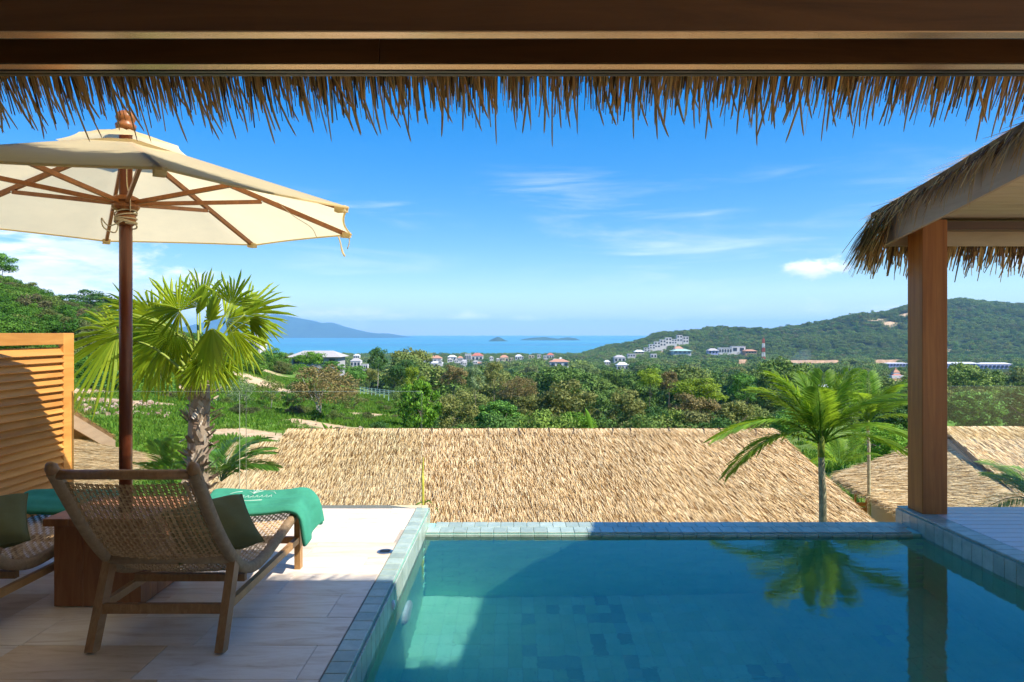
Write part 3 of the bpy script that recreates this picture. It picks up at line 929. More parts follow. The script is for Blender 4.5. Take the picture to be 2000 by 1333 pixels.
# ------------------------------------------------------------------ thatch
def strand_mesh(name, roots, dirs, nors, L, Wd, lift, mat, droop=None, mid=False):
    """many flat straws; arrays of roots, directions, normals; each straw one island"""
    n = len(roots)
    side = np.cross(dirs, nors)
    side /= np.linalg.norm(side, axis=1)[:, None] + 1e-9
    L, Wd, lift = (np.broadcast_to(np.asarray(q, float), n)[:, None] for q in (L, Wd, lift))
    tip = roots + dirs * L + nors * lift
    if droop is not None: tip = tip + np.array([0, 0, -1.0]) * np.broadcast_to(np.asarray(droop, float), n)[:, None]
    a, b = roots - side * Wd / 2, roots + side * Wd / 2
    if mid:
        mp = roots + dirs * L * .55 + nors * lift * .8
        if droop is not None: mp = mp + np.array([0, 0, -1.0]) * np.broadcast_to(np.asarray(droop, float), n)[:, None] * .25
        V = np.stack([a, b, mp + side * Wd * .5, mp - side * Wd * .5, tip + side * Wd * .30, tip - side * Wd * .30], 1).reshape(-1, 3)
        k = np.arange(n)[:, None] * 6
        Fc = np.concatenate([k + np.array([0, 1, 2, 3]), k + np.array([3, 2, 4, 5])], 0)
    else:
        V = np.stack([a, b, tip + side * Wd * .12, tip - side * Wd * .12], 1).reshape(-1, 3)
        k = np.arange(n)[:, None] * 4
        Fc = k + np.array([0, 1, 2, 3])
    return mesh(name, V, Fc, mat)

def thatch_plane(root, A, B, C, D, n, seed, L=(.22, .42), Wd=(.010, .022), shag=.18, thick=.16, lean=.0, skew=.12, hang=0.3, name='thatch'):
    """A,B ridge ends, C under B and D under A at the eave"""
    r = np.random.default_rng(seed)
    A, B, C, D = (np.array(q, float) for q in (A, B, C, D))
    nrm = np.cross(B - A, D - A); nrm /= np.linalg.norm(nrm)
    if nrm[2] < 0: nrm = -nrm
    slab = MB()
    g = 9
    gv = [(A + (B - A) * i / (g - 1)) * (1 - j / (g - 1)) + (D + (C - D) * i / (g - 1)) * (j / (g - 1)) for j in range(g) for i in range(g)]
    gf = [(j * g + i, j * g + i + 1, (j + 1) * g + i + 1, (j + 1) * g + i) for j in range(g - 1) for i in range(g - 1)]
    rim = [i for i in range(g)] + [j * g + g - 1 for j in range(1, g)] + [(g - 1) * g + i for i in range(g - 2, -1, -1)] + [j * g for j in range(g - 2, 0, -1)]
    slab.add([tuple(q) for q in gv] + [tuple(q - nrm * thick) for q in gv], gf + [tuple(k + g * g for k in f[::-1]) for f in gf] + [(rim[k], rim[k] + g * g, rim[(k + 1) % len(rim)] + g * g, rim[(k + 1) % len(rim)]) for k in range(len(rim))])
    o = slab.obj('roof', M['thatch_base'], root)
    s, t = r.random(n), r.random(n)
    rows = 16
    q = r.random(n) < .5
    t = np.where(q, np.clip((np.floor(t * rows) + r.random(n) ** 2 * .9 + .15 * np.sin(s * 23)) / rows, 0, 1), t)
    e = int(n * .07); t[:e] = 1 - .04 * r.random(e)
    f = int(n * .03); t[e:e + f] = .02 * r.random(f)
    P_ = (A + (B - A) * s[:, None]) * (1 - t[:, None]) + (D + (C - D) * s[:, None]) * t[:, None]
    dn = (D - A)[None] * (1 - s[:, None]) + (C - B)[None] * s[:, None]
    dn /= np.linalg.norm(dn, axis=1)[:, None]
    ac = (B - A) / np.linalg.norm(B - A)
    dn = dn + ac[None] * (r.normal(lean, skew, n))[:, None]
    dn /= np.linalg.norm(dn, axis=1)[:, None]
    Ls = r.uniform(*L, n); Ws = r.uniform(*Wd, n)
    lift = r.uniform(.15, 1.0, n) * shag * Ls
    dr_ = np.zeros(n); dr_[:e] = r.uniform(.2, .8, e) * Ls[:e] * hang
    me = strand_mesh(name, P_ + nrm * .004, dn, np.broadcast_to(nrm, (n, 3)), Ls, Ws, lift, M['thatch'], dr_)
    th = link(name, me, o)
    th['kind'] = 'stuff'
    return o

# ------------------------------------------------------------------ the villa we look out of
def villa():
    root = thing('villa', 'dark timber villa front with thatched eave framing the view', 'house')
    MB().box((-7, 1.60, 2.340), (5, 1.634, 3.05)).obj('header_beam', M['header_wood'], root)
    MB().box((-7, 1.6005, 2.3365), (7, 1.6335, 2.3398)).obj('lit_strip', M['lit_underside'], root)  # thin sheet, light on the beam's underside put into its colour
    MB().box((-7, 1.640, 2.352), (7, 1.655, 2.47)).box((-7, 1.662, 2.350), (7, 1.669, 2.47)).obj('door_track', M['black_metal'], root)
    MB().box((P(1560, 68, 1.648).x, 1.636, 2.3475), (P(1592, 68, 1.648).x, 1.66, 2.3515)).obj('track_stop', M['silver'], root)
    x0 = -7
    for x1 in (P(741, 100, 1.79).x, 7):
        MB().box((x0 + .001, 1.790, 2.340), (x1 - .001, 1.868, 2.72)).obj('lintel', M['header_wood'], root)
        x0 = x1
    MB().box((-7, 1.7905, 2.3362), (7, 1.828, 2.3398)).obj('lit_strip', M['lit_underside'], root)
    MB().box((-7, 1.830, 2.334), (7, 1.846, 2.3395)).box((-7, 1.853, 2.334), (7, 1.8675, 2.3395)).obj('door_track', M['black_metal'], root)
    # unseen room behind, made pale and open at the right to bounce sunlight
    MB().box((-7, -4.2, 3.05), (4.55, 1.87, 3.12)).obj('ceiling', M['room_ceiling'], root)
    MB().box((-7, -4.3, -.2), (4.55, -4.2, 3.05)).obj('back_wall', M['room_wall'], root)
    MB().box((-7.12, -4.2, -.2), (-7, 1.6, 3.05)).obj('side_wall', M['room_wall'], root)
    for yy in (-4.19, -1.3, 1.45): MB().box((4.40, yy, -.2), (4.55, yy + .15, 3.05)).obj('column', M['post_wood'], root)
    MB().box((-.6, -4.2, -.2), (7, POOL_NEAR - .21, 0)).obj('floor', M['trav'], root)
    MB().box((-7, 1.868, 3.02), (4.6, 3.06, 3.06)).obj('soffit', M['room_ceiling'], root)
    # roof slope and its shaggy eave
    A, B, C, D = (-8, -1.0, 5.4), (4.7, -1.0, 5.4), (4.7, 3.17, 3.06), (-8, 3.17, 3.06)
    nrm = Vector((0, 2.34, 4.17)).normalized()
    mb = MB()
    up = [tuple(Vector(q) + nrm * .14) for q in (A, B, C, D)]
    mb.add([A, B, C, D] + up, [(3, 2, 1, 0), (4, 5, 6, 7), (0, 1, 5, 4), (1, 2, 6, 5), (2, 3, 7, 6), (3, 0, 4, 7)])
    roof = mb.obj('thatched_roof', M['thatch_base'], root)
    r = np.random.default_rng(4)
    n = 11500
    x = r.uniform(-4.6, 4.6, n)
    lay = r.random(n)
    ro = np.stack([x, 3.02 + .16 * lay, 3.14 - .14 * lay + r.uniform(0, .10, n)], -1)
    dr_ = np.stack([r.normal(0, .055, n), r.uniform(.46, .70, n), -np.ones(n)], -1)
    dr_ /= np.linalg.norm(dr_, axis=1)[:, None]
    nr = np.stack([r.normal(0, .5, n), np.ones(n), .55 * np.ones(n)], -1); nr /= np.linalg.norm(nr, axis=1)[:, None]
    L = .17 + .24 * r.random(n) ** 1.4
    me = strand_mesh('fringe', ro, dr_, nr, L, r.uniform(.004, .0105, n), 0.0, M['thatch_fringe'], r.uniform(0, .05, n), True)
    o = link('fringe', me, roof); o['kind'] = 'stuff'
    # the long straws that stand out singly
    protos = []
    for k in range(14):
        q = np.random.default_rng(100 + k)
        l = q.uniform(.38, .50); w = q.uniform(.008, .014); bend = q.normal(0, .02)
        V, Fc = [], []
        for i, t in enumerate((0, .3, .6, .86, .965, 1.0)):
            ww = w * (1, 1, .95, .85, .6, .12)[i]
            c = Vector((bend * t * t * 4 * .6, 0, -l * t))
            V += [c + Vector((-ww / 2, 0, 0)), c + Vector((0, -.003, 0)), c + Vector((ww / 2, 0, 0))]
            if i:
                a = (i - 1) * 3
                Fc += [(a, a + 1, a + 4, a + 3), (a + 1, a + 2, a + 5, a + 4)]
        protos.append(mesh('thatch_straw', V, Fc, M['thatch_fringe']))
    rr = random.Random(8)
    for k in range(290):
        x = -3.0 + 6.0 * (k + rr.uniform(-.6, .6)) / 289
        link('thatch_straw', rr.choice(protos), roof, (x, rr.uniform(3.08, 3.19), rr.uniform(2.98, 3.06)),
             (rr.uniform(.44, .58), rr.gauss(0, .04), rr.gauss(0, .10)), (1, 1, rr.uniform(.74, 1.02)))
    # tufts on top of the eave, lit by the sun
    n = 5000
    x = r.uniform(-5, 5, n); t = r.random(n)
    ro = np.stack([x, 3.2 - .6 * t, 3.20 + .6 * .56 * t], -1)
    dr_ = np.stack([r.normal(0, .12, n), .87 * np.ones(n), -.50 * np.ones(n)], -1)
    me = strand_mesh('roof_straw', ro, dr_, np.tile([0, .49, .87], (n, 1)), r.uniform(.15, .3, n), r.uniform(.008, .018, n), .03, M['thatch'], r.uniform(0, .03, n))
    o = link('roof_straw', me, roof); o['kind'] = 'stuff'
villa()

# ------------------------------------------------------------------ pavilion with the big post
def pavilion():
    root = thing('pavilion', 'open timber pavilion with thatched roof and thick square post on the pool kerb', 'pavilion')
    p = MB().box((3.68, 6.150, .0), (3.908, 6.385, 2.66), .006).obj('post', M['post_wood'], root)
    XL, XR = 3.50, 8.6
    low = [(6.50, 2.462), (5.54, 2.594), (4.68, 2.725), (3.45, 2.93), (2.6, 3.07)]
    H = .275
    zl = lambda d: float(np.interp(d, [q[0] for q in low[::-1]], [q[1] for q in low[::-1]]))
    MB().prism([(d, z) for d, z in low] + [(d, z + H) for d, z in low[::-1]], 0, XL, XL + .03).obj('rake_board', M['pav_board'], root)
    MB().box((XL + .03, 6.485, 2.462), (XR, 6.515, 2.615)).obj('eave_board', M['pav_ceiling'], root)
    MB().box((3.909, 6.20, 2.575), (XR, 6.33, 2.652)).obj('beam', M['header_wood'], root)
    MB().box((3.685, 3.5, 2.64), (3.90, 6.149, 2.74)).obj('beam', M['post_wood'], root) if False else None
    y = 6.48
    while y > 2.75:
        a, b = y, y - .082
        MB().add([(XL + .03, a, zl(a) + .19), (XR, a, zl(a) + .19), (XR, b, zl(b) + .19), (XL + .03, b, zl(b) + .19),
                  (XL + .03, a, zl(a) + .21), (XR, a, zl(a) + .21), (XR, b, zl(b) + .21), (XL + .03, b, zl(b) + .21)],
                 [(0, 1, 2, 3), (7, 6, 5, 4), (0, 4, 5, 1), (1, 5, 6, 2), (2, 6, 7, 3), (3, 7, 4, 0)]).obj('ceiling_board', M['pav_ceiling'], root)
        y -= .088
    A, B = (XL - .05, 3.40, zl(3.45) + H + .01), (XR, 3.40, zl(3.45) + H + .01)
    C, D = (XR, 6.58, 2.462 + H), (XL - .05, 6.58, 2.462 + H)
    mb = MB()
    ds = [6.60, 6.0, 5.54, 5.0, 4.68, 4.0, 3.45, 2.6]
    poly = [(d, zl(min(d, 6.5)) + H + .004) for d in ds] + [(d, zl(min(d, 6.5)) + H + .055) for d in ds[::-1]]
    roof = mb.prism(poly, 0, XL - .05, XR).obj('thatched_roof', M['thatch_base'], root)
    r = np.random.default_rng(14)
    # straw lying on the roof
    n = 9000
    x = r.uniform(XL - .05, XR, n); d = r.uniform(3.45, 6.6, n)
    z = np.interp(d, [3.45, 4.68, 5.54, 6.5], [2.93, 2.725, 2.594, 2.462]) + H + .055
    ro = np.stack([x, d, z], -1)
    dn = np.stack([r.normal(-.05, .15, n), np.ones(n), -.15 * np.ones(n)], -1); dn /= np.linalg.norm(dn, axis=1)[:, None]
    me = strand_mesh('straw', ro, dn, np.tile([0, .15, .99], (n, 1)), r.uniform(.2, .4, n), r.uniform(.008, .02, n), r.uniform(.0, .05, n), M['thatch'])
    o = link('straw', me, roof); o['kind'] = 'stuff'
    # straw spilling over the rake board
    n = 420
    d = 3.5 + 3.1 * r.random(n)
    z = np.interp(d, [3.45, 4.68, 5.54, 6.5], [2.93, 2.725, 2.594, 2.462]) + H + r.uniform(.0, .06, n)
    ro = np.stack([np.full(n, XL - .03) + r.uniform(-.03, .05, n), d, z], -1)
    dn = np.stack([-r.uniform(.05, .35, n), r.uniform(.3, 1.1, n), -r.uniform(.3, 1.0, n)], -1); dn /= np.linalg.norm(dn, axis=1)[:, None]
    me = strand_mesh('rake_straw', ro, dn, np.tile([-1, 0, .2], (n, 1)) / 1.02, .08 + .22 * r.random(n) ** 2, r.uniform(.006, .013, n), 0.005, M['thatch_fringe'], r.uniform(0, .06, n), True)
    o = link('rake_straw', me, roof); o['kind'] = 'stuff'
    rr = random.Random(3)
    for k in range(150):
        d = rr.uniform(3.7, 6.45)
        l = rr.uniform(.16, .50) * rr.uniform(.6, 1)
        z = zl(min(d, 6.5)) + H + .03
        pts = spline([(XL - .02, d, z), (XL - .05, d + l * .30, z - l * .28), (XL - .055 - rr.random() * .02, d + l * rr.uniform(.38, .62), z - l * rr.uniform(.85, 1.0))], 6)
        V, Fc = [], []
        w = rr.uniform(.007, .015)
        for i, q in enumerate(pts):
            ww = w * (1 - .85 * max(0, i - 2) / 3)
            V += [q + Vector((0, -ww / 2, 0)), q + Vector((-.002, 0, 0)), q + Vector((0, ww / 2, 0))]
            if i: Fc += [(i * 3 - 3, i * 3 - 2, i * 3 + 1, i * 3), (i * 3 - 2, i * 3 - 1, i * 3 + 2, i * 3 + 1)]
        link('thatch_straw', mesh('thatch_straw', V, Fc, M['thatch_fringe']), roof)
    # fringe at the back eave and round its corner
    n = 2000
    x = r.uniform(XL - .10, XR, n)
    ro = np.stack([x, 6.58 + r.uniform(-.05, .08, n), 2.60 + r.uniform(-.10, .12, n)], -1)
    dn = np.stack([r.normal(-.03, .12, n) - .25 * np.clip((XL + .1 - x) / .2, 0, 1), r.uniform(.05, .45, n), -np.ones(n)], -1); dn /= np.linalg.norm(dn, axis=1)[:, None]
    L = .16 + .24 * r.random(n) ** 1.6
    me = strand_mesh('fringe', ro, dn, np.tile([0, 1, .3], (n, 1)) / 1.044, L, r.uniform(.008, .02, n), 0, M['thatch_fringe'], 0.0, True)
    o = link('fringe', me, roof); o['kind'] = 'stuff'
    n = 150
    ro = np.stack([np.full(n, XL - .03) + r.uniform(-.03, .02, n), r.uniform(6.25, 6.62, n), 2.73 + r.uniform(-.1, .06, n)], -1)
    dn = np.stack([-r.uniform(.15, .75, n), r.uniform(-.2, .6, n), -np.ones(n)], -1); dn /= np.linalg.norm(dn, axis=1)[:, None]
    me = strand_mesh('corner_straw', ro, dn, np.tile([-.7, .7, .1], (n, 1)), .2 + .3 * r.random(n), r.uniform(.008, .017, n), 0, M['thatch_fringe'], .05, True)
    o = link('corner_straw', me, roof); o['kind'] = 'stuff'
pavilion()

# ------------------------------------------------------------------ thatched houses below
def main_house():
    root = thing('thatched_house', 'long thatched roof just below the infinity edge of the pool', 'house')
    k = .577
    rz, rd = P(1000, 837, 12).z, 12.0
    ed = 8.5
    ez = rz - k * (rd - ed)
    A, B = (-3.98, rd, rz), (4.55, rd, rz)
    C, D = (5.95, ed, ez), (-4.42, ed, ez)
    thatch_plane(root, A, B, C, D, 76000, 31, (.10, .20), (.005, .0105), .28, .2, .05, .15)
    thatch_plane(root, B, A, (-4.4, 15.5, ez), (5.9, 15.5, ez), 3000, 32, (.2, .3), (.02, .03), .15)
    thatch_plane(root, B, (4.55, rd + .1, rz), (6.0, 15.4, ez), C, 4000, 33, (.15, .3), (.012, .022), .15)
    MB().box((-3.8, 9.2, -4.2), (5.2, 14.8, ez + .1)).obj('wall', M['cream_wall'], root)
    # dark bindings along the ridge
    rr = random.Random(6)
    for i in range(16):
        x = -3.9 + 8.4 * (i + rr.uniform(.2, .8)) / 16
        MB().tube([(x, rd + .02, rz + .012), (x + rr.uniform(-.02, .02), rd - .09, rz - .02), (x + rr.uniform(-.05, .05), rd - rr.uniform(.14, .24), rz - rr.uniform(.06, .10))], [.010, .009, .004], 5).obj('ridge_tie', M['dark_and_shade'], root)
main_house()

def back_house():
    root = thing('thatched_house', 'flat looking thatched roof set lower behind the left end of the long roof', 'house')
    rz = P(500, 863, 20).z
    thatch_plane(root, (-8.2, 20, rz), (-3.0, 20, rz), (-3.0, 16.5, rz - 1.9), (-8.6, 16.5, rz - 1.9), 16000, 41, (.2, .4), (.015, .03), .1)
    MB().box((-8, 17.2, -5), (-3.2, 22, rz - 1.7)).obj('wall', M['cream_wall'], root)
back_house()

def gable_house(name_label, mirror, XG, XE, zt, ze, dn, df, ridge_d, ridge_z, rk_near, rk_far, seed, wall=True, ztn=None, zen=None):
    """gable end with a boarded rake, skirt roof below it towards the pool"""
    s = -1 if mirror else 1
    root = thing('thatched_house', name_label, 'house')
    # skirt roof
    A, B = (s * XG, df, zt), (s * XG, dn, zt if ztn is None else ztn)
    C, D = (s * XE, dn, ze if zen is None else zen), (s * XE, df, ze)
    thatch_plane(root, A, B, C, D, 20000, seed, (.18, .36), (.010, .020), .16, .2, 0, .14, .5)
    # rounded far end of the skirt
    thatch_plane(root, (s * (XG + .3), df, zt), (s * XG, df, zt), (s * XE, df, ze), (s * (XG + .3), df + .9, ze - .05), 3000, seed + 1, (.18, .32), (.012, .022), .16)
    # main roof, both slopes
    zn, zf = rk_near[1], rk_far[1]
    xi, xo = s * XG, s * (XG + 5)
    thatch_plane(root, (xi, ridge_d, ridge_z), (xo, ridge_d, ridge_z), (xo, rk_near[0], zn), (xi, rk_near[0], zn), 22000, seed + 2, (.2, .42), (.012, .024), .16, .22)
    thatch_plane(root, (xi, ridge_d, ridge_z), (xo, ridge_d, ridge_z), (xo, rk_far[0], zf), (xi, rk_far[0], zf), 9000, seed + 3, (.2, .42), (.012, .024), .16, .22)
    # rake boards; dark sheet for the shade inside the open gable
    for e in (rk_near, rk_far):
        MB().prism([(ridge_d, ridge_z - .10), (e[0], e[1] - .10), (e[0], e[1] - .36), (ridge_d, ridge_z - .36)], 0, xi - s * .04, xi - s * .01).obj('rake_board', M['pav_board'], root)
    MB().prism([(ridge_d, ridge_z - .3), (rk_near[0] + .3, zn - .2), (rk_near[0] + .3, -4), (rk_far[0] - .3, -4), (rk_far[0] - .3, zf - .2)], 0, xi + s * .5, xi + s * .6).obj('gable_shade', M['dark_and_shade'], root)
    zn_ = (ze if zen is None else zen)
    if wall: MB().prism([(dn + .1, -4.5), (df - .35, -4.5), (df - .35, ze - .06), (dn + .1, zn_ - .06)], 0, s * (XE + .42), s * (XE + .55)).obj('wall', M['cream_wall'], root)
    MB().box((s * (XE + .56), df - .5, -4.5), (s * (XG + 4), df - .38, ze - .1)).obj('wall', M['cream_wall'], root)
    return root
gable_house('thatched house with cream wall behind the big pavilion post', False, 8.75, 6.72, -.52, -1.22, 11.0, 14.0, 14.0, -.27, (11.0, -1.55), (16.4, -1.5), 51, ztn=-1.44, zen=-1.40)
gable_house('thatched house with rounded skirt roof beside the louvred screen', True, 8.45, 6.62, -.36, -.72, 8.6, 12.9, 11.4, 1.02, (9.0, -.2), (14.4, -.52), 61)

tw = thing('timber_screen', 'small slatted timber screen with white rail beside the cream wall', 'screen')
c = P(1682, 978, 13.3)
MB().box((c.x - .12, 13.3, -2.6), (c.x - .09, 13.34, -1.5)).obj('post', M['lou_wood'], tw)
MB().box((c.x + .10, 13.3, -2.6), (c.x + .13, 13.34, -1.5)).obj('post', M['lou_wood'], tw)
for k in range(9):
    MB().box((c.x - .09, 13.305, -2.5 + k * .095), (c.x + .10, 13.33, -2.425 + k * .095)).obj('slat', M['lou_wood'], tw)
MB().box((c.x - .14, 13.29, -1.50), (c.x + .15, 13.36, -1.46)).obj('rail', M['white_wall'], tw)
for k in range(5):
    MB().box((c.x - .13 + k * .06, 13.31, -1.46), (c.x - .11 + k * .06, 13.33, -1.30)).obj('baluster', M['white_wall'], tw)

# ------------------------------------------------------------------ glass balustrades
def balustrade(label, spans, y, h, z0=-.02):
    root = thing('glass_balustrade', label, 'balustrade')
    for a, b in spans:
        MB().box((a, y, z0), (b, y + .012, h)).obj('pane', M['glass'], root)
    MB().box((spans[0][0], y - .012, -.03), (spans[-1][1], y - .001, .03)).obj('shoe', M['silver'], root) if False else None
    for a, b in spans:
        MB().box((a, y + .0005, h), (b, y + .0115, h + .0015)).obj('top_edge', M['edge'], root)
        for q in (a, b):
            MB().box((q - .0008, y + .0005, z0), (q + .0008, y + .0115, h - .001)).obj('side_edge', M['edge'], root)
M['edge'] = plain('polished_glass_edge', (.26, .30, .23), .25)
balustrade('frameless glass balustrade at the far edge of the terrace', [(-4.13, -2.56), (-2.50, -.86)], 6.362, 1.09)
balustrade('frameless glass balustrade beyond the grey boarded deck', [(3.93, 5.6), (5.64, 7.4)], 6.43, 1.135)

# ------------------------------------------------------------------ louvred screen
def louvre():
    X = -4.15
    root = thing('louvred_screen', 'tall golden timber louvred screen at the end of the terrace', 'screen', (X, 0, 0))
    y0, y1 = 3.3, 6.40
    zb, zt = .06, 1.635
    for a, b in ((y1 - .145, y1), (y0, y0 + .14), (4.82, 4.93)):
        MB().box((-.025, a, 0), (.025, b, zt), .004).obj('stile', M['lou_wood'], root)
    for a, b in ((y0 + .14, 4.82), (4.93, y1 - .145)):
        MB().box((-.0235, a, zt - .105), (.0235, b, zt - .001), .003).obj('rail', M['lou_wood'], root)
        MB().box((-.0235, a, zb), (.0235, b, zb + .10), .003).obj('rail', M['lou_wood'], root)
        me = None
        n = 20
        for k in range(n):
            z = zb + .13 + (zt - .105 - zb - .16) * (k + .5) / n
            if me is None:
                l = b - a - .002
                ang = rad(52)
                dx, dz = math.cos(ang) * .043, math.sin(ang) * .043
                me = MB().bar((0, -l / 2, 0), (0, l / 2, 0), .086, .012, (math.sin(ang), 0, math.cos(ang))).mesh('slat', M['lou_wood'])
            link('slat', me, root, (0, (a + b) / 2, z))
louvre()

# ------------------------------------------------------------------ side table and umbrella
def side_table():
    x0, x1, y0, y1, h = -2.745, -2.225, 4.07, 4.55, .535
    root = thing('side_table', 'cube shaped dark timber side table between the two loungers', 'table', ((x0 + x1) / 2, (y0 + y1) / 2, 0))
    cx, cy = root.location.x, root.location.y
    n = 4
    w = (x1 - x0 + .08) / n
    for k in range(n):
        MB().box((x0 - .04 + k * w - cx + .001, y0 - .04 - cy, h - .045), (x0 - .04 + (k + 1) * w - cx - .001, y1 + .04 - cy, h), .003).obj('top_plank', M['table_wood'], root)
    w = (x1 - x0) / 3
    for yy in (y0, y1 - .022):
        for k in range(3):
            MB().box((x0 + k * w - cx + .0008, yy - cy, .004), (x0 + (k + 1) * w - cx - .0008, yy + .022 - cy, h - .046), .002).obj('plank', M['table_wood'], root)
    w = (y1 - y0 - .046) / 5
    for xx in (x0 + .001, x1 - .023):
        for k in range(5):
            MB().box((xx - cx, y0 + .023 + k * w - cy + .0008, .004), (xx + .022 - cx, y0 + .023 + (k + 1) * w - cy - .0008, h - .046), .002).obj('plank', M['table_wood'], root)
side_table()

def umbrella():
    ux, uy = -2.395, 4.21
    root = thing('parasol', 'large cream canvas parasol with timber ribs over the loungers', 'umbrella', (ux, uy, 0))
    R, zA, zE = 1.455, 2.845, 2.365
    a0 = rad(-10)
    MB().tube([(0, 0, .02), (0, 0, 1.5), (0, 0, 2.86)], .0375, 18).obj('pole', M['pole_wood'], root, True)
    ca = [a0 + k * math.pi / 4 for k in range(8)]
    def canopy(Rr, zt, zb, nr, nm, r0, sag, edge_in):
        V, Fc = [], []
        n = 8 * nm
        for j in range(nr + 1):
            t = r0 + (1 - r0) * j / nr
            for i in range(n):
                k, m_ = divmod(i, nm)
                u = m_ / nm
                p0 = Vector((math.cos(ca[k]), math.sin(ca[k]), 0)); p1 = Vector((math.cos(ca[(k + 1) % 8]), math.sin(ca[(k + 1) % 8]), 0))
                p = p0.lerp(p1, u)
                bow = 4 * u * (1 - u)
                q = p * Rr * t * (1 - edge_in * bow * t ** 3)
                z = zt + (zb - zt) * t - sag * bow * math.sin(math.pi * min(1, t * .95)) + .012 * math.sin(t * 9 + k * 2) * bow * (1 - t)
                V.append((q.x, q.y, z))
        for j in range(nr):
            for i in range(n):
                a, b = j * n + i, j * n + (i + 1) % n
                Fc.append((a, b, b + n, a + n))
        return V, Fc
    V, Fc = canopy(R, zA, zE, 12, 6, .085, .016, .030)
    cp = link('canopy', mesh('canopy', V, Fc, M['canopy'], True), root)
    V, Fc = canopy(.36, zA + .045, zA - .075, 4, 6, .07, -.012, .05)
    link('vent_cap', mesh('vent_cap', V, Fc, M['canopy'], True), cp)
    hem = MB()
    for k in range(8):
        p0 = Vector((math.cos(ca[k]), math.sin(ca[k]), 0)) * R; p1 = Vector((math.cos(ca[(k + 1) % 8]), math.sin(ca[(k + 1) % 8]), 0)) * R
        pts = [p0.lerp(p1, i / 10) * (1 - .030 * 4 * (i / 10) * (1 - i / 10)) + Vector((0, 0, zE - .004)) for i in range(11)]
        hem.tube(pts, .007, 5)
    hem.obj('hem', M['canopy'], cp)
    hubz = 2.435
    for k in range(8):
        e = Vector((math.cos(ca[k]), math.sin(ca[k]), 0))
        a = e * .05 + Vector((0, 0, zA - .045)); b = e * (R - .045) + Vector((0, 0, zE - .018 + (zA - zE) * .03))
        MB().bar(a, b, .021, .030).obj('rib', M['umb_wood'], root)
        c_ = a.lerp(b, .56) - Vector((0, 0, .022))
        st = MB().bar(e * .055 + Vector((0, 0, hubz)), c_, .019, .026).obj('strut', M['umb_wood'], root)
        sd = Vector((-e.y, e.x, 0)) * .014
        MB().tube([c_ - sd, c_ + sd], .006, 8).obj('pin', M['silver'], st)
        # canvas pocket at the end of each rib
        q = e * (R - .03) + Vector((0, 0, zE - .012))
        MB().bar(q - e * .045, q + e * .02, .05, .035).obj('pocket', M['canopy'], cp)
    MB().lathe([(.04, -.05), (.066, -.045), (.078, -.028), (.078, -.01), (.062, -.004), (.06, .004), (.076, .01), (.076, .03), (.055, .042), (.04, .045)], (0, 0, hubz), 16).obj('hub', M['umb_wood'], root, False)
    MB().lathe([(.040, -.14), (.052, -.13), (.058, -.105), (.056, -.075), (.046, -.058), (.040, -.052)], (0, 0, hubz), 16).obj('collar', M['umb_wood'], root, True)
    MB().lathe([(.03, 0), (.055, .012), (.06, .035), (.045, .05), (.05, .06), (.058, .08), (.05, .105), (.03, .12), (.012, .126)], (0, 0, zA + .035), 16).obj('finial', M['umb_wood'], root, True)
    rp = MB()
    rr = random.Random(1)
    for k in range(5):
        zc = hubz - .065 - .016 * k; ti = rr.uniform(-.028, .028); ph = rr.uniform(0, 6.28)
        rp.tube([(math.cos(a) * .061, math.sin(a) * .061, zc + ti * math.sin(a + ph)) for a in [2 * math.pi * i / 22 for i in range(23)]], .0048, 6)
    rp.tube(spline([(.03, -.055, hubz - .11), (-.05, -.07, hubz - .15), (-.09, -.06, hubz - .135), (-.12, -.05, hubz - .10), (-.10, -.06, hubz - .16), (-.03, -.06, hubz - .19), (-.01, -.055, hubz - .12)], 26), .004, 6)
    rp.tube(spline([(.03, -.06, hubz - .13), (.07, -.055, hubz - .135), (.10, -.05, hubz - .138)], 8), .004, 6)
    rp.tube(spline([(.055, -.05, hubz - .06), (.06, -.06, hubz + .02), (.035, -.05, hubz + .12), (.03, -.04, zA - .06)], 14), .0038, 6)
    rp.obj('rope', M['rope'], root, True)
    # loose ties hanging from the canvas
    e = Vector((math.cos(ca[1]), math.sin(ca[1]), 0))
    q = e * (R - .02) + Vector((0, 0, zE - .01))
    MB().tube(spline([q, q + Vector((.005, 0, -.05)), q + Vector((-.012, .01, -.10))], 8), .004, 5).obj('tie', M['canopy'], root, True)
    q = e * (R * .90) + Vector((.05, .2, zE + .01)); q.x -= .06
    MB().tube(spline([q, q + Vector((.02, 0, -.06)), q + Vector((.03, .01, -.12)), q + Vector((.05, .01, -.16))], 10), [.006] * 5 + [.008] * 5, 5).obj('tie', M['canopy'], root, True)
    q = e * (R * .63) + Vector((0, 0, zA - .30))
    MB().tube(spline([q, q + Vector((.10, .03, -.09)), q + Vector((.22, .05, -.17)), q + Vector((.26, .05, -.24))], 14), .0025, 5).obj('tie', M['rope'], root, True)
umbrella()

# ------------------------------------------------------------------ loungers
RAIL = [(-.305, .985), (-.20, .835), (-.08, .67), (.04, .53), (.14, .435), (.26, .345), (.42, .295), (.60, .295), (.80, .325), (1.05, .370), (1.25, .400), (1.36, .412)]
def rail_curve(n): return spline([(0, a, b) for a, b in RAIL], n)

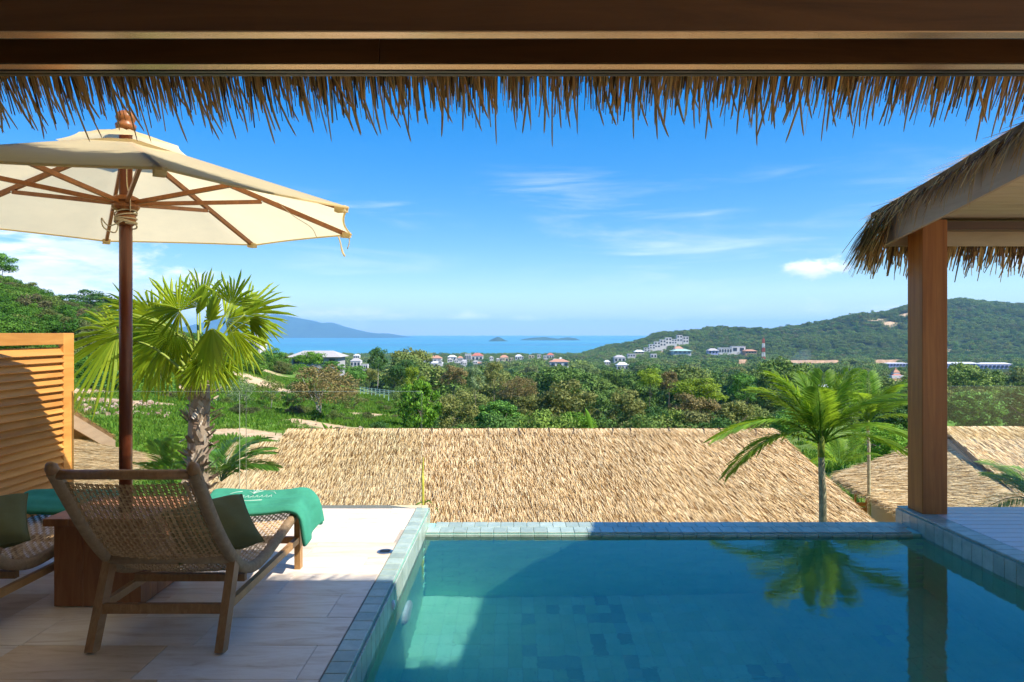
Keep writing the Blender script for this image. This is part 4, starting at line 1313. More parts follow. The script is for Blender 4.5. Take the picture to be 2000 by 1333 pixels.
def wrapped_rail(mat):
    pts = rail_curve(64)
    w, h = .048, .058
    V, Fc, uv = [], [], []
    prof = [(-.5, -.3), (-.3, -.5), (.3, -.5), (.5, -.3), (.5, .3), (.3, .5), (-.3, .5), (-.5, .3)]
    L = 0
    for i, p in enumerate(pts):
        if i: L += (p - pts[i - 1]).length
        t = (pts[min(i + 1, 63)] - pts[max(i - 1, 0)]).normalized()
        nn = Vector((0, -t.z, t.y))
        for x, z in prof:
            V.append((x * w, p.y + nn.y * z * h, p.z + nn.z * z * h)); uv.append(L)
        if i:
            for k in range(8):
                a, b = (i - 1) * 8 + k, (i - 1) * 8 + (k + 1) % 8
                Fc.append((a, b, b + 8, a + 8))
    Fc.append(tuple(range(8))[::-1]); Fc.append(tuple(range(63 * 8, 64 * 8)))
    me = mesh('wrapped_rail', V, Fc, mat, True)
    ul = me.uv_layers.new(name='UVMap')
    for li, lp in enumerate(me.loops):
        ul.data[li].uv = (uv[lp.vertex_index] * 3.2, 0)
    return me

def weave_mesh():
    """flat cords over and under one another between the rails"""
    hw = .305
    n = 88
    pts = rail_curve(n * 2 + 1)[6:]
    nrm = []
    for i, p in enumerate(pts):
        t = (pts[min(i + 1, len(pts) - 1)] - pts[max(i - 1, 0)]).normalized()
        nrm.append(Vector((0, -t.z, t.y)))
    V, Fc = [], []
    nx = 25
    xs = [-hw + 2 * hw * (k + .5) / nx for k in range(nx)]
    amp = .0035
    def sagf(x): return -.020 * (1 - (x / hw) ** 2)
    # cords along the length
    for k, x in enumerate(xs):
        for dx in (-.0046, .0046):
            o = len(V)
            for i, p in enumerate(pts):
                s = amp * math.sin(math.pi * (i / 2 + k))
                q = p + nrm[i] * (s + sagf(x))
                V += [(x + dx - .0041, q.y, q.z), (x + dx + .0041, q.y, q.z)]
                if i: Fc.append((o + 2 * i - 2, o + 2 * i - 1, o + 2 * i + 1, o + 2 * i))
    # cords across
    for j in range(1, len(pts) - 1, 2):
        p = pts[j]; t = (pts[j + 1] - pts[j - 1]).normalized()
        o = len(V)
        m_ = nx * 2 + 1
        for i in range(m_):
            x = -hw + 2 * hw * i / (m_ - 1)
            k = (i - 1) / 2
            s = -amp * math.sin(math.pi * (j / 2 + k)) if i % 2 else 0
            q = p + nrm[j] * (s + sagf(x))
            V += [(x, (q - t * .0038).y, (q - t * .0038).z), (x, (q + t * .0038).y, (q + t * .0038).z)]
            if i: Fc.append((o + 2 * i - 2, o + 2 * i - 1, o + 2 * i + 1, o + 2 * i))
    return mesh('weave', V, Fc, M['cord'])

def lounger_parts(root, sun_mat, data):
    if not data:
        data['rail'] = wrapped_rail(M['wrap'])
        data['weave'] = weave_mesh()
        for s in (-1, 1):
            x = s * .33
            data['rear', s] = MB().bar((x, -.012, .0), (x, .165, .47), .042, .068, (0, 1, .3)).mesh('leg', M['teak'])
            data['front', s] = MB().bar((x, 1.245, 0), (x, 1.235, .392), .040, .058, (0, 1, 0)).mesh('leg', M['teak_pale'])
            data['side', s] = MB().bar((x, .075, .205), (x, 1.215, .205), .030, .042).mesh('side_stretcher', M['teak_pale'])
            data['fin', s] = MB().tube([(x, -.275, .945), (x, -.318, 1.005), (x, -.334, 1.025)], [.028, .030, .016], 10).mesh('rail_end', M['teak'], True)
        data['rear_st'] = MB().bar((-.31, .055, .20), (.31, .055, .20), .026, .050).mesh('stretcher', M['teak'])
        data['front_st'] = MB().bar((-.31, 1.235, .20), (.31, 1.235, .20), .026, .045).mesh('stretcher', M['teak_pale'])
        data['cross'] = MB().bar((-.31, .36, .255), (.31, .36, .255), .035, .040).mesh('cross_bar', M['teak'])
        data['head'] = MB().tube([(-.33, -.295, .968), (0, -.295, .968), (.33, -.295, .968)], .024, 12).mesh('head_rail', M['teak'], True)
        data['foot'] = MB().tube([(-.33, 1.345, .410), (.33, 1.345, .410)], .024, 12).mesh('foot_rail', M['wrap'], True)
        data['hip'] = MB().tube([(-.32, .125, .432), (.32, .125, .432)], .026, 12, True, .8).mesh('hip_rail', M['wrap'], True)
    for s in (-1, 1):
        link('wrapped_rail', data['rail'], root, (s * .33, 0, 0))
        link('leg', data['rear', s], root); link('leg', data['front', s], root)
        link('side_stretcher', data['side', s], root)
        link('rail_end', data['fin', s], root)
    for n, k in (('stretcher', 'rear_st'), ('stretcher', 'front_st'), ('cross_bar', 'cross'), ('head_rail', 'head'), ('foot_rail', 'foot'), ('hip_rail', 'hip')):
        link(n, data[k], root)
    w = link('weave', data['weave'], root); w['kind'] = 'stuff'

ld = {}
G = 'woven sun loungers'
LOUNGE = ((-1.828, 3.50, 'woven cord sun lounger nearest the pool with its back to us'), (-3.15, 3.54, 'woven cord sun lounger cut off at the edge, beside the louvred screen'))
for x, y, lb in LOUNGE:
    lounger_parts(thing('sun_lounger', lb, 'sun lounger', (x, y, 0), 0, G), None, ld)

def cushion(loc, rot, label, size=(.50, .34, .15)):
    n = 22
    V, Fc = [], []
    for sgn in (1, -1):
        o = len(V)
        for j in range(n + 1):
            for i in range(n + 1):
                u, v = 2 * i / n - 1, 2 * j / n - 1
                e = (1 - u ** 2) * (1 - v ** 2)
                h = max(0, e) ** .42
                pin = 1 - .07 * (1 - abs(u) ** 2) * abs(v) ** 3
                pin2 = 1 - .07 * (1 - abs(v) ** 2) * abs(u) ** 3
                wr = .012 * math.sin(7 * u + 3 * v) * e * (abs(u) + abs(v))
                V.append((u * size[0] / 2 * pin2, v * size[1] / 2 * pin, sgn * (h * size[2] / 2 + wr)))
        for j in range(n):
            for i in range(n):
                a = o + j * (n + 1) + i
                f = (a, a + 1, a + n + 2, a + n + 1)
                Fc.append(f if sgn > 0 else f[::-1])
    me = mesh('cushion', V, Fc, M['pillow'], True)
    o = link('cushion', me, None, loc, rot)
    setp(o, label, 'cushion', 'olive cushions on the loungers')
    pts = []
    sm = MB()
    pts = []
    for k in range(81):
        q = k / 80 * 4
        s_, f = int(min(q, 3.999)), q - int(min(q, 3.999))
        u, v = [(-1 + 2 * f, -1), (1, -1 + 2 * f), (1 - 2 * f, 1), (-1, 1 - 2 * f)][s_]
        pin = 1 - .07 * (1 - abs(u) ** 2) * abs(v) ** 3; pin2 = 1 - .07 * (1 - abs(v) ** 2) * abs(u) ** 3
        pts.append((u * size[0] / 2 * pin2, v * size[1] / 2 * pin, 0))
    sm.tube(pts, .004, 5, False).obj('piping', M['pillow'], o, True)
cushion((-1.715, 3.885, .53), (rad(26), rad(-6), rad(36)), 'olive green cushion on the lounger nearest the pool', (.44, .44, .19))
cushion((-3.05, 3.915, .53), (rad(26), rad(-6), rad(34)), 'olive green cushion on the lounger beside the louvred screen', (.44, .44, .19))

def towel(cx, y0, y1, label, zbase, hang, seed):
    """folded towel laid across the foot end, one end falling over the side"""
    rr = np.random.default_rng(seed)
    prof = [(-.345, .03), (-.32, .062), (-.2, .068), (0, .062), (.2, .070), (.30, .082), (.365, .072), (.405, .03), (.425, -.03), (.435, -.09), (.445, -.155)]
    if not hang: prof = [(-.42, -.08), (-.40, .0), (-.345, .055)] + prof[2:6] + [(.34, .05), (.345, .02)]
    pts = spline([(a, 0, b) for a, b in prof], 70)
    ny = 34
    V, Fc = [], []
    for j in range(ny + 1):
        t = j / ny
        yy = y0 + (y1 - y0) * t
        roll = -.030 * (max(0, .14 - t) / .14) ** 2 - .035 * (max(0, t - .88) / .12) ** 2
        for i, p in enumerate(pts):
            s = i / 69
            fall = max(0, (p.x - .36) / .09) if hang else 0
            wav = .004 * math.sin(5 * t * math.pi + 4 * s) + .003 * math.sin(17 * s + 6 * t)
            y_ = yy + fall * (.05 * math.sin(t * 3.1) - .02) + .012 * math.sin(9 * s) * (t - .5)
            x_ = cx + p.x + fall * (.02 * math.sin(2 * math.pi * t * 1.6 + .5) + .03 * (t - .3))
            slope = .17 * (yy - (y0 + y1) / 2)
            V.append((x_, y_, zbase + p.z + wav + roll + slope * (1 - .5 * fall) - fall * .02 * math.sin(6.3 * t)))
    w = 70
    for j in range(ny):
        for i in range(w - 1):
            a = j * w + i
            Fc.append((a, a + 1, a + w + 1, a + w))
    me = mesh('towel', V, Fc, M['towel'], True)
    o = link('towel', me)
    so_ = o.modifiers.new('thickness', 'SOLIDIFY'); so_.thickness = .034; so_.offset = -1
    sb = o.modifiers.new('soft', 'SUBSURF'); sb.levels = 1; sb.render_levels = 1
    setp(o, label, 'towel', 'green towels on the loungers')
    if hang:
        em = MB()
        def z_at(x, y): return zbase + .076 + .17 * (y - (y0 + y1) / 2) + .006
        def stroke(pl, r=.0022):
            r *= .55
            em.tube([(cx + a, y0 + (y1 - y0) * b, z_at(a, y0 + (y1 - y0) * b) - .062 + float(np.interp(a, [q[0] for q in prof], [q[1] for q in prof]))) for a, b in pl], r, 5)
        stroke([(-.10, .30), (.0, .29), (.10, .30)], .003)
        for k in range(9):
            a = -.13 + .032 * k
            stroke([(a, .42), (a + .012, .52), (a + .022, .42)], .0022)
        for k in range(5):
            an = rad(30 + 30 * k)
            stroke([(.0, .60), (.035 * math.cos(an), .60 + .16 * math.sin(an)), (.06 * math.cos(an), .60 + .22 * math.sin(an))], .0024)
        stroke([(-.16, .56), (-.13, .64), (-.09, .68)]); stroke([(.16, .56), (.14, .64), (.10, .68)])
        em.obj('embroidery', M['embroid'], o, True)
towel(-1.828, 4.56, 4.95, 'green towel draped over the foot of the lounger nearest the pool', .418, True, 1)
towel(-3.15, 4.58, 4.97, 'green towel folded on the lounger beside the louvred screen', .418, False, 2)

# ------------------------------------------------------------------ palms and garden plants
def orient(azim, elev, roll):
    """rotation that points +Y to azimuth (from +X, ccw, seen from above) and elevation, then rolls"""
    return (Matrix.Rotation(azim - math.pi / 2, 4, 'Z') @ Matrix.Rotation(elev, 4, 'X') @ Matrix.Rotation(roll, 4, 'Y')).to_euler()

def fan_palm():
    d = 7.6
    base = P(386, 930, d)
    top = P(392, 752, d)
    gz = float(terr(np.array(base.x), np.array(base.y)))
    root = thing('fan_palm', 'sunlit fan palm with rough trunk just behind the glass balustrade', 'palm tree', (base.x, d, gz))
    o = Vector(root.location)
    tr = MB()
    pts = spline([(0, 0, -.1), (.0, 0, 1.2), base - o, top - o], 20)
    tr.tube(pts, [.125 - .02 * i / 19 for i in range(20)], 14)
    trunk = tr.obj('trunk', M['palm_trunk'], root)
    r = np.random.default_rng(3)
    n = 520
    h = r.uniform(gz + 1.3, top.z + .06, n); an = r.uniform(0, 2 * math.pi, n)
    tt = np.clip((h - base.z) / (top.z - base.z), -1, 1)
    cx = base.x + (top.x - base.x) * np.clip(tt, 0, 1); rad_ = .108 + .0 * tt
    out = np.stack([np.cos(an), np.sin(an), np.zeros(n)], -1)
    ro = np.stack([cx, np.full(n, d), h], -1) + out * (rad_ - .01)[:, None] - np.array(o)
    dn = out * r.uniform(.25, .95, n)[:, None] + np.stack([r.normal(0, .35, n), r.normal(0, .35, n), r.uniform(.5, 1.1, n) * np.where(r.random(n) < .25, -.8, 1)], -1)
    dn /= np.linalg.norm(dn, axis=1)[:, None]
    q = link('leaf_base', strand_mesh('leaf_base', ro, dn, out, r.uniform(.06, .17, n), r.uniform(.02, .06, n), .012, M['palm_trunk'], None, True), trunk); q['kind'] = 'stuff'
    ctr = top - o
    # hub in the photograph, nearer or farther, direction of the blade, its turn, radius, pleats spread
    fans = [(229, 654, -.25, 208, 10, 132, 250), (262, 612, .15, 152, -25, 78, 190), (300, 622, .0, 140, 20, 88, 170), (345, 648, -.15, 228, -15, 112, 220), (353, 606, -.35, 196, 50, 66, 150),
            (350, 612, .10, 98, 15, 84, 110), (384, 616, .20, 74, -30, 66, 150), (410, 628, -.45, 88, -35, 74, 260), (414, 640, -.50, 268, 20, 108, 200), (452, 596, .05, 62, 20, 70, 170),
            (476, 616, .10, 34, -15, 96, 190), (486, 624, -.10, -28, 25, 54, 150), (456, 646, -.30, -78, -20, 84, 150), (384, 700, -.30, 258, 15, 72, 160), (404, 694, -.35, 282, -10, 74, 170),
            (426, 706, -.20, 302, 25, 58, 150), (312, 676, .20, 236, 10, 96, 200), (330, 640, .45, 170, 0, 100, 200), (440, 625, .45, 20, 0, 96, 220), (390, 600, .5, 105, 0, 78, 200), (370, 668, .1, 205, -35, 84, 180), (280, 655, .35, 185, 30, 90, 200)]
    rr = random.Random(4)
    for k, (hx, hy, dz, ang, turn, Rp, sp_) in enumerate(fans):
        H = P(hx, hy, d + dz) - o
        ax = Vector((math.cos(rad(ang)), rr.uniform(-.25, .25), math.sin(rad(ang)))).normalized()
        nrm = Vector((0, -1, .35))
        nrm = (nrm - ax * nrm.dot(ax)).normalized()
        nrm = Matrix.Rotation(rad(turn * 1.9 + rr.uniform(-18, 18)), 3, ax) @ nrm
        sd = ax.cross(nrm)
        Rr = Rp * (d + dz) / F
        V, Fc = [], []
        sp_ *= rr.uniform(.62, .95); Rp *= rr.uniform(.95, 1.22); Rr = Rp * (d + dz) / F
        ns = max(9, int(sp_ / 7.2))
        st = rad(sp_) / ns
        for i in range(ns):
            am = -rad(sp_) / 2 + (i + .5) * st
            rel = abs(am) / rad(130)
            Rs = Rr * (1.08 - .22 * rel ** 2) * rr.uniform(.78, 1.08)
            h = st / 2
            split = rr.uniform(.34, .56)
            wob = rr.uniform(-.09, .09)
            lim = rr.uniform(.6, 2.1)
            def pt(q, an, z):
                p = ax * (math.cos(an) * q * Rs) + sd * (math.sin(an) * q * Rs) + nrm * (z - .10 * Rr * (1 - math.cos(an * .8)) * q)
                return H + p - Vector((0, 0, .17 * Rr * lim * q ** 2.6 * (.35 + abs(ax.x) * .6 + .3 * abs(math.cos(an)))))
            o0 = len(V)
            V += [pt(.02, am, 0), pt(.30, am - h, -.006), pt(.30, am, .012), pt(.30, am + h, -.006), pt(split, am - h * .95, -.010), pt(split, am, .016), pt(split, am + h * .95, -.010),
                  pt(.80, am - h * .48 + wob * .4, 0), pt(.80, am + wob * .4, .008), pt(.80, am + h * .48 + wob * .4, 0), pt(1.0, am + wob, 0)]
            Fc += [(o0, o0 + 1, o0 + 2), (o0, o0 + 2, o0 + 3), (o0 + 1, o0 + 4, o0 + 5, o0 + 2), (o0 + 2, o0 + 5, o0 + 6, o0 + 3),
                   (o0 + 4, o0 + 7, o0 + 8, o0 + 5), (o0 + 5, o0 + 8, o0 + 9, o0 + 6), (o0 + 7, o0 + 10, o0 + 8), (o0 + 8, o0 + 10, o0 + 9)]
        lf = link('fan_leaf', mesh('fan_leaf', V, Fc, M['fan_leaf']), root)
        c0 = ctr + Vector((rr.uniform(-.05, .05), rr.uniform(-.05, .05), rr.uniform(-.03, .06)))
        mid = c0.lerp(H, .55) + Vector((0, 0, .05 + .10 * max(0, (H - c0).z)))
        MB().tube(spline([c0, mid, H + ax * .02], 9), [.022, .019, .016, .014, .013, .012, .011, .010, .008], 6).obj('petiole', M['petiole'], lf, True)
fan_palm()

def frond_mesh(name, L=1.25, n=34, ll=.36, mat=None, seed=0, droop=.42, lw=.020):
    r = random.Random(seed)
    V, Fc = [], []
    def rach(t): return Vector((0, L * (t - .16 * t * t), -droop * L * t ** 2.6))
    for k in range(n):
        t = .16 + .84 * (k + .5) / n
        p = rach(t); tg = (rach(min(1, t + .02)) - rach(t - .02)).normalized()
        for s in (-1, 1):
            l = ll * (math.sin(math.pi * (.14 + .80 * t)) ** .6) * r.uniform(.85, 1.1)
            f = .55 + .65 * t
            d = (Vector((s, 0, 0)) + tg * f + Vector((0, 0, r.uniform(.08, .38)))).normalized()
            up = Vector((0, 0, 1)) - d * d.z
            wv = d.cross(up).normalized()
            o = len(V)
            w = lw * r.uniform(.8, 1.15)
            dp = r.uniform(.25, .55) * l
            m1 = p + d * l * .45 - Vector((0, 0, dp * .18)); m2 = p + d * l * .78 - Vector((0, 0, dp * .55)); tp = p + d * l - Vector((0, 0, dp))
            V += [p, m1 - wv * w * .5, m1 + Vector((0, 0, .003)), m1 + wv * w * .5, m2 - wv * w * .35, m2 + wv * w * .35, tp]
            Fc += [(o, o + 1, o + 2), (o, o + 2, o + 3), (o + 1, o + 4, o + 2), (o + 2, o + 4, o + 5), (o + 2, o + 5, o + 3), (o + 4, o + 6, o + 5)]
    rc = MB().tube([rach(t) for t in np.linspace(0, 1, 9)], [.016 - .013 * t for t in np.linspace(0, 1, 9)], 5)
    o = len(V)
    V += [Vector(q) for q in rc.v]; Fc += [tuple(i + o for i in f) for f in rc.f]
    return mesh(name, V, Fc, mat)

FR = [frond_mesh('frond', 1.22, 50, .35, M['frond'], k, dq, .019) for k, dq in ((1, .14), (2, .34), (3, .70))]
FD = [frond_mesh('frond', 1.1, 26, .42, M['frond_dark'], k + 10, dq, .034) for k, dq in ((1, .35), (2, .55))]

def feather_palm(label, foot, crown, tr, fr, protos, mat=None, group=None, name='feather_palm'):
    gz = float(terr(np.array(foot.x), np.array(foot.y)))
    root = thing(name, label, 'palm tree', (foot.x, foot.y, gz), 0, group)
    o = Vector(root.location)
    c = crown - o
    if tr: MB().tube(spline([(0, 0, -.1), foot - o, (foot - o).lerp(c, .6), c], 16), [tr * (1.25 - .35 * i / 15) for i in range(16)], 10).obj('trunk', M['ring_trunk'], root, True)
    if tr: MB().tube([c - Vector((0, 0, .05)), c + Vector((0, 0, .12)), c + Vector((0, 0, .28))], [tr * .95, tr * 1.1, tr * .5], 10).obj('crownshaft', M['petiole'], root, True)
    rr = random.Random(int(foot.x * 100))
    for k, (az, el, sc) in enumerate(fr):
        f = link('frond', protos[k % len(protos)], root, c + Vector((0, 0, .10 if tr else 0)), orient(rad(az), rad(el), rad(rr.uniform(-14, 14))), (sc, sc, sc), mat)
    return root
feather_palm('young feather palm with slim pale trunk standing just past the infinity edge', P(1607, 1015, 8), P(1604, 885, 8), .038,
             [(176, 66, .95), (152, 60, .90), (184, 44, 1.0), (122, 80, .80), (80, 84, .82), (186, 26, .95), (20, 72, .92), (2, 56, .95), (335, 70, .84), (300, 78, .78), (240, 74, .80), (8, 40, .92), (60, 76, .86), (165, 78, .88), (352, 28, .85)], FR)
feather_palm('smaller feather palm between the slim palm and the big post', P(1697, 900, 12.5), P(1695, 836, 12.5), .026,
             [(175, 62, .95), (140, 72, .9), (100, 80, .9), (60, 74, .95), (25, 60, 1.0), (0, 52, 1.0), (330, 64, .9), (290, 72, .85), (230, 70, .9), (195, 35, .8), (5, 25, .8)], FR)
feather_palm('low bright palm clump at the foot of the fan palm, on its left', P(335, 960, 8.3), P(335, 950, 8.3), 0,
             [(150, 62, .62), (120, 70, .66), (90, 75, .7), (60, 66, .62), (35, 50, .55), (170, 45, .6), (185, 32, .5), (260, 60, .55), (300, 62, .5), (225, 50, .5)], FR, None, None, 'palm_shrub')
feather_palm('low dark green palm clump at the foot of the fan palm, on its right', P(432, 965, 7.9), P(432, 940, 7.9), 0,
             [(20, 52, .62), (45, 62, .6), (5, 38, .62), (350, 48, .6), (80, 66, .62), (130, 62, .55), (320, 52, .5), (280, 55, .5), (12, 68, .66), (165, 55, .5)], FD, None, None, 'palm_shrub')
feather_palm('small green palm reaching in beside the grey boarded deck', P(2030, 1010, 7.6), P(2030, 985, 7.6), 0,
             [(178, 40, .62), (165, 52, .55), (190, 28, .6), (200, 46, .55), (140, 60, .6), (90, 60, .6), (30, 50, .6)], FR, None, None, 'palm_shrub')
feather_palm('loose leafy palm clump at the foot of the smaller feather palm', P(1640, 925, 11.5), P(1640, 912, 11.5), 0,
             [(170, 50, .6), (120, 62, .7), (70, 66, .7), (30, 52, .65), (5, 40, .6), (200, 46, .5), (300, 60, .55)], FR, None, None, 'palm_shrub')

def blade(label, foot, h, w, lean, mat, name='banana_plant', n=1, seed=1):
    gz = float(terr(np.array(foot.x), np.array(foot.y)))
    root = thing(name, label, 'plant', (foot.x, foot.y, gz))
    r = random.Random(seed)
    z0 = foot.z - gz
    MB().tube([(0, 0, -.05), (0, 0, z0)], [.05, .03], 8).obj('stem', M['ring_trunk'], root, True)
    for k in range(n):
        V, Fc = [], []
        an = r.uniform(-.4, .4) + (0 if k == 0 else r.choice([-1, 1]) * r.uniform(.5, 1.1)) + lean
        hh = h * (1 if k == 0 else r.uniform(.5, .8))
        for i in range(11):
            t = i / 10
            ww = w * math.sin(math.pi * min(1, .06 + .94 * t)) ** .7
            p = Vector((math.sin(an) * hh * t * (.4 + .6 * t), -.03 * t, z0 + hh * (t - .25 * abs(an) * t * t)))
            V += [p + Vector((-ww / 2, .02, 0)), p, p + Vector((ww / 2, .02, 0))]
            if i: Fc += [(3 * i - 3, 3 * i - 2, 3 * i + 1, 3 * i), (3 * i - 2, 3 * i - 1, 3 * i + 2, 3 * i + 1)]
        link('leaf', mesh('leaf', V, Fc, mat, True), root)
blade('single upright banana leaf rising behind the long thatched ridge', P(1155, 842, 16), .58, .12, .03, M['leaf_bright'])
blade('young banana plant with split leaves behind the left end of the long ridge', P(642, 850, 17), .36, .10, -.3, M['leaf_bright'], n=5, seed=4)

def bamboo_shoot():
    f = P(826, 990, 6.62)
    root = thing('bamboo_shoot', 'thin yellow green bamboo shoot at the corner of glass and pool', 'plant', (f.x, f.y, float(terr(np.array(f.x), np.array(f.y)))))
    o = Vector(root.location)
    MB().tube(spline([(0, 0, 0), f - o, P(825, 940, 6.62) - o, P(827, 893, 6.62) - o], 14), [.014] * 9 + [.011, .010, .009, .007, .003], 8).obj('stem', M['weed'], root, True)
    for a, b, c_ in ((P(826, 985, 6.62), P(838, 978, 6.6), P(846, 988, 6.6)), (P(826, 980, 6.62), P(815, 985, 6.6), P(806, 992, 6.62)), (P(850, 990, 6.6), P(856, 1000, 6.6), P(858, 1012, 6.6))):
        pts = spline([a - o, b - o, c_ - o], 6)
        V, Fc = [], []
        for i, q in enumerate(pts):
            w = .018 * math.sin(math.pi * (.1 + .85 * i / 5))
            V += [q + Vector((0, 0, w / 2)), q - Vector((0, 0, w / 2))]
            if i: Fc.append((2 * i - 2, 2 * i - 1, 2 * i + 1, 2 * i))
        link('leaf', mesh('leaf', V, Fc, M['leaf_bright']), root)
bamboo_shoot()

# ------------------------------------------------------------------ trees
def crown_mesh(name, n, clumps, cr, leaf, seed, mat, squash=1.0, hollow=.25, flat_bottom=-.55, spread=1.0):
    """unit crown: leaf sized faces on many clumps"""
    r = np.random.default_rng(seed)
    C = []
    while len(C) < clumps:
        p = r.uniform(-1, 1, 3)
        q = np.linalg.norm(p * np.array([1, 1, 1.05]))
        if hollow < q < .80 and p[2] > flat_bottom: C.append(p * np.array([spread, spread, 1]))
    C = np.array(C)
    R = r.uniform(cr[0], cr[1], clumps)
    k = r.integers(0, clumps, n)
    v = r.normal(0, 1, (n, 3)); v[:, 2] = v[:, 2] * .8 + .35
    v /= np.linalg.norm(v, axis=1)[:, None]
    pos = C[k] + v * (R[k] * r.uniform(.6, 1.08, n) ** 1)[:, None] * np.array([1, 1, .78])
    nr = v + r.normal(0, .45, (n, 3)); nr /= np.linalg.norm(nr, axis=1)[:, None]
    t = np.cross(nr, r.normal(0, 1, (n, 3))); t /= np.linalg.norm(t, axis=1)[:, None]
    b = np.cross(nr, t)
    s = leaf * r.uniform(.6, 1.3, n)[:, None]
    V = np.stack([pos - t * s, pos - b * s * .55, pos + t * s, pos + b * s * .55], 1).reshape(-1, 3)
    Fc = np.arange(n * 4).reshape(-1, 4)
    return mesh(name, V, Fc, mat)

CR = {
    'dense': crown_mesh('crown', 5600, 34, (.24, .40), .048, 1, M['leaf_green']),
    'dense2': crown_mesh('crown', 5600, 40, (.20, .36), .050, 2, M['leaf_green']),
    'loose': crown_mesh('crown', 4400, 30, (.18, .34), .046, 3, M['leaf_green'], hollow=.35),
    'loose2': crown_mesh('crown', 5200, 42, (.14, .28), .042, 4, M['leaf_green'], hollow=.3),
    'spread': crown_mesh('crown', 6500, 70, (.16, .28), .032, 5, M['leaf_brown'], hollow=.35, flat_bottom=-.45),
    'clumpy': crown_mesh('crown', 5200, 75, (.13, .22), .055, 9, M['leaf_green'], hollow=.45, flat_bottom=-.7),
    'sparse': crown_mesh('crown', 1700, 30, (.16, .28), .048, 6, M['leaf_grey'], hollow=.3),
}
FARC = [crown_mesh('crown', 900, 20, (.24, .42), .085, 20 + k, M['forest'], hollow=.2) for k in range(3)]

def tree(label, px, ytop, ybot, wpx, d, kind, mat, name='broadleaf_tree', trunk=True, bark='bark', group=None, seed=None, cat='tree', stems=1, foot_px=None, depth=1.0):
    X = (px - CX) * d / F
    fx = X if foot_px is None else (foot_px - CX) * d / F
    gz = float(terr(np.array(fx), np.array(float(d))))
    zt, zb = EYE - (ytop - HY) * d / F, EYE - (ybot - HY) * d / F
    rw = wpx * d / F / 2
    root = thing(name, label, cat, (fx, d, gz), 0, group)
    r = random.Random(seed if seed is not None else int(px * 7 + d))
    sz = max((zt - zb) / 1.85, .3)
    c = Vector((X - fx, 0, zt - sz * 1.0 - gz))
    link('crown', CR[kind], root, c, (0, 0, r.uniform(0, 6.28)), (rw * 1.06, rw * depth * 1.06, sz), mat and M[mat])
    if trunk:
        mb = MB()
        tr = max(.045, rw * (.028 if stems > 1 else .036))
        for s in range(stems):
            an = r.uniform(0, 6.28)
            off = Vector((math.cos(an), math.sin(an) * .5, 0)) * (.10 * rw if stems > 1 else 0)
            topp = c + Vector((r.uniform(-.15, .15) * rw + off.x * 2.5, off.y, -sz * .15))
            mid = Vector((off.x, off.y, 0)).lerp(topp, .5) + Vector((r.uniform(-.06, .06) * rw, 0, 0))
            mb.tube(spline([(off.x, off.y, -.2), mid, topp], 9), [tr * (1 - .6 * i / 8) for i in range(9)], 7)
            for k in range(5 if stems == 1 else 3):
                an = r.uniform(0, 6.28)
                st_ = mid.lerp(topp, r.uniform(.1, .9))
                e = c + Vector((math.cos(an) * rw * .6, math.sin(an) * rw * .6 * depth, r.uniform(-.1, .55) * sz))
                mb.tube(spline([st_, st_.lerp(e, .5) + Vector((0, 0, -.06 * sz)), e], 6), [tr * .5, tr * .42, tr * .35, tr * .28, tr * .2, tr * .1], 5)
        mb.obj('trunk', M[bark], root, True)
    return root

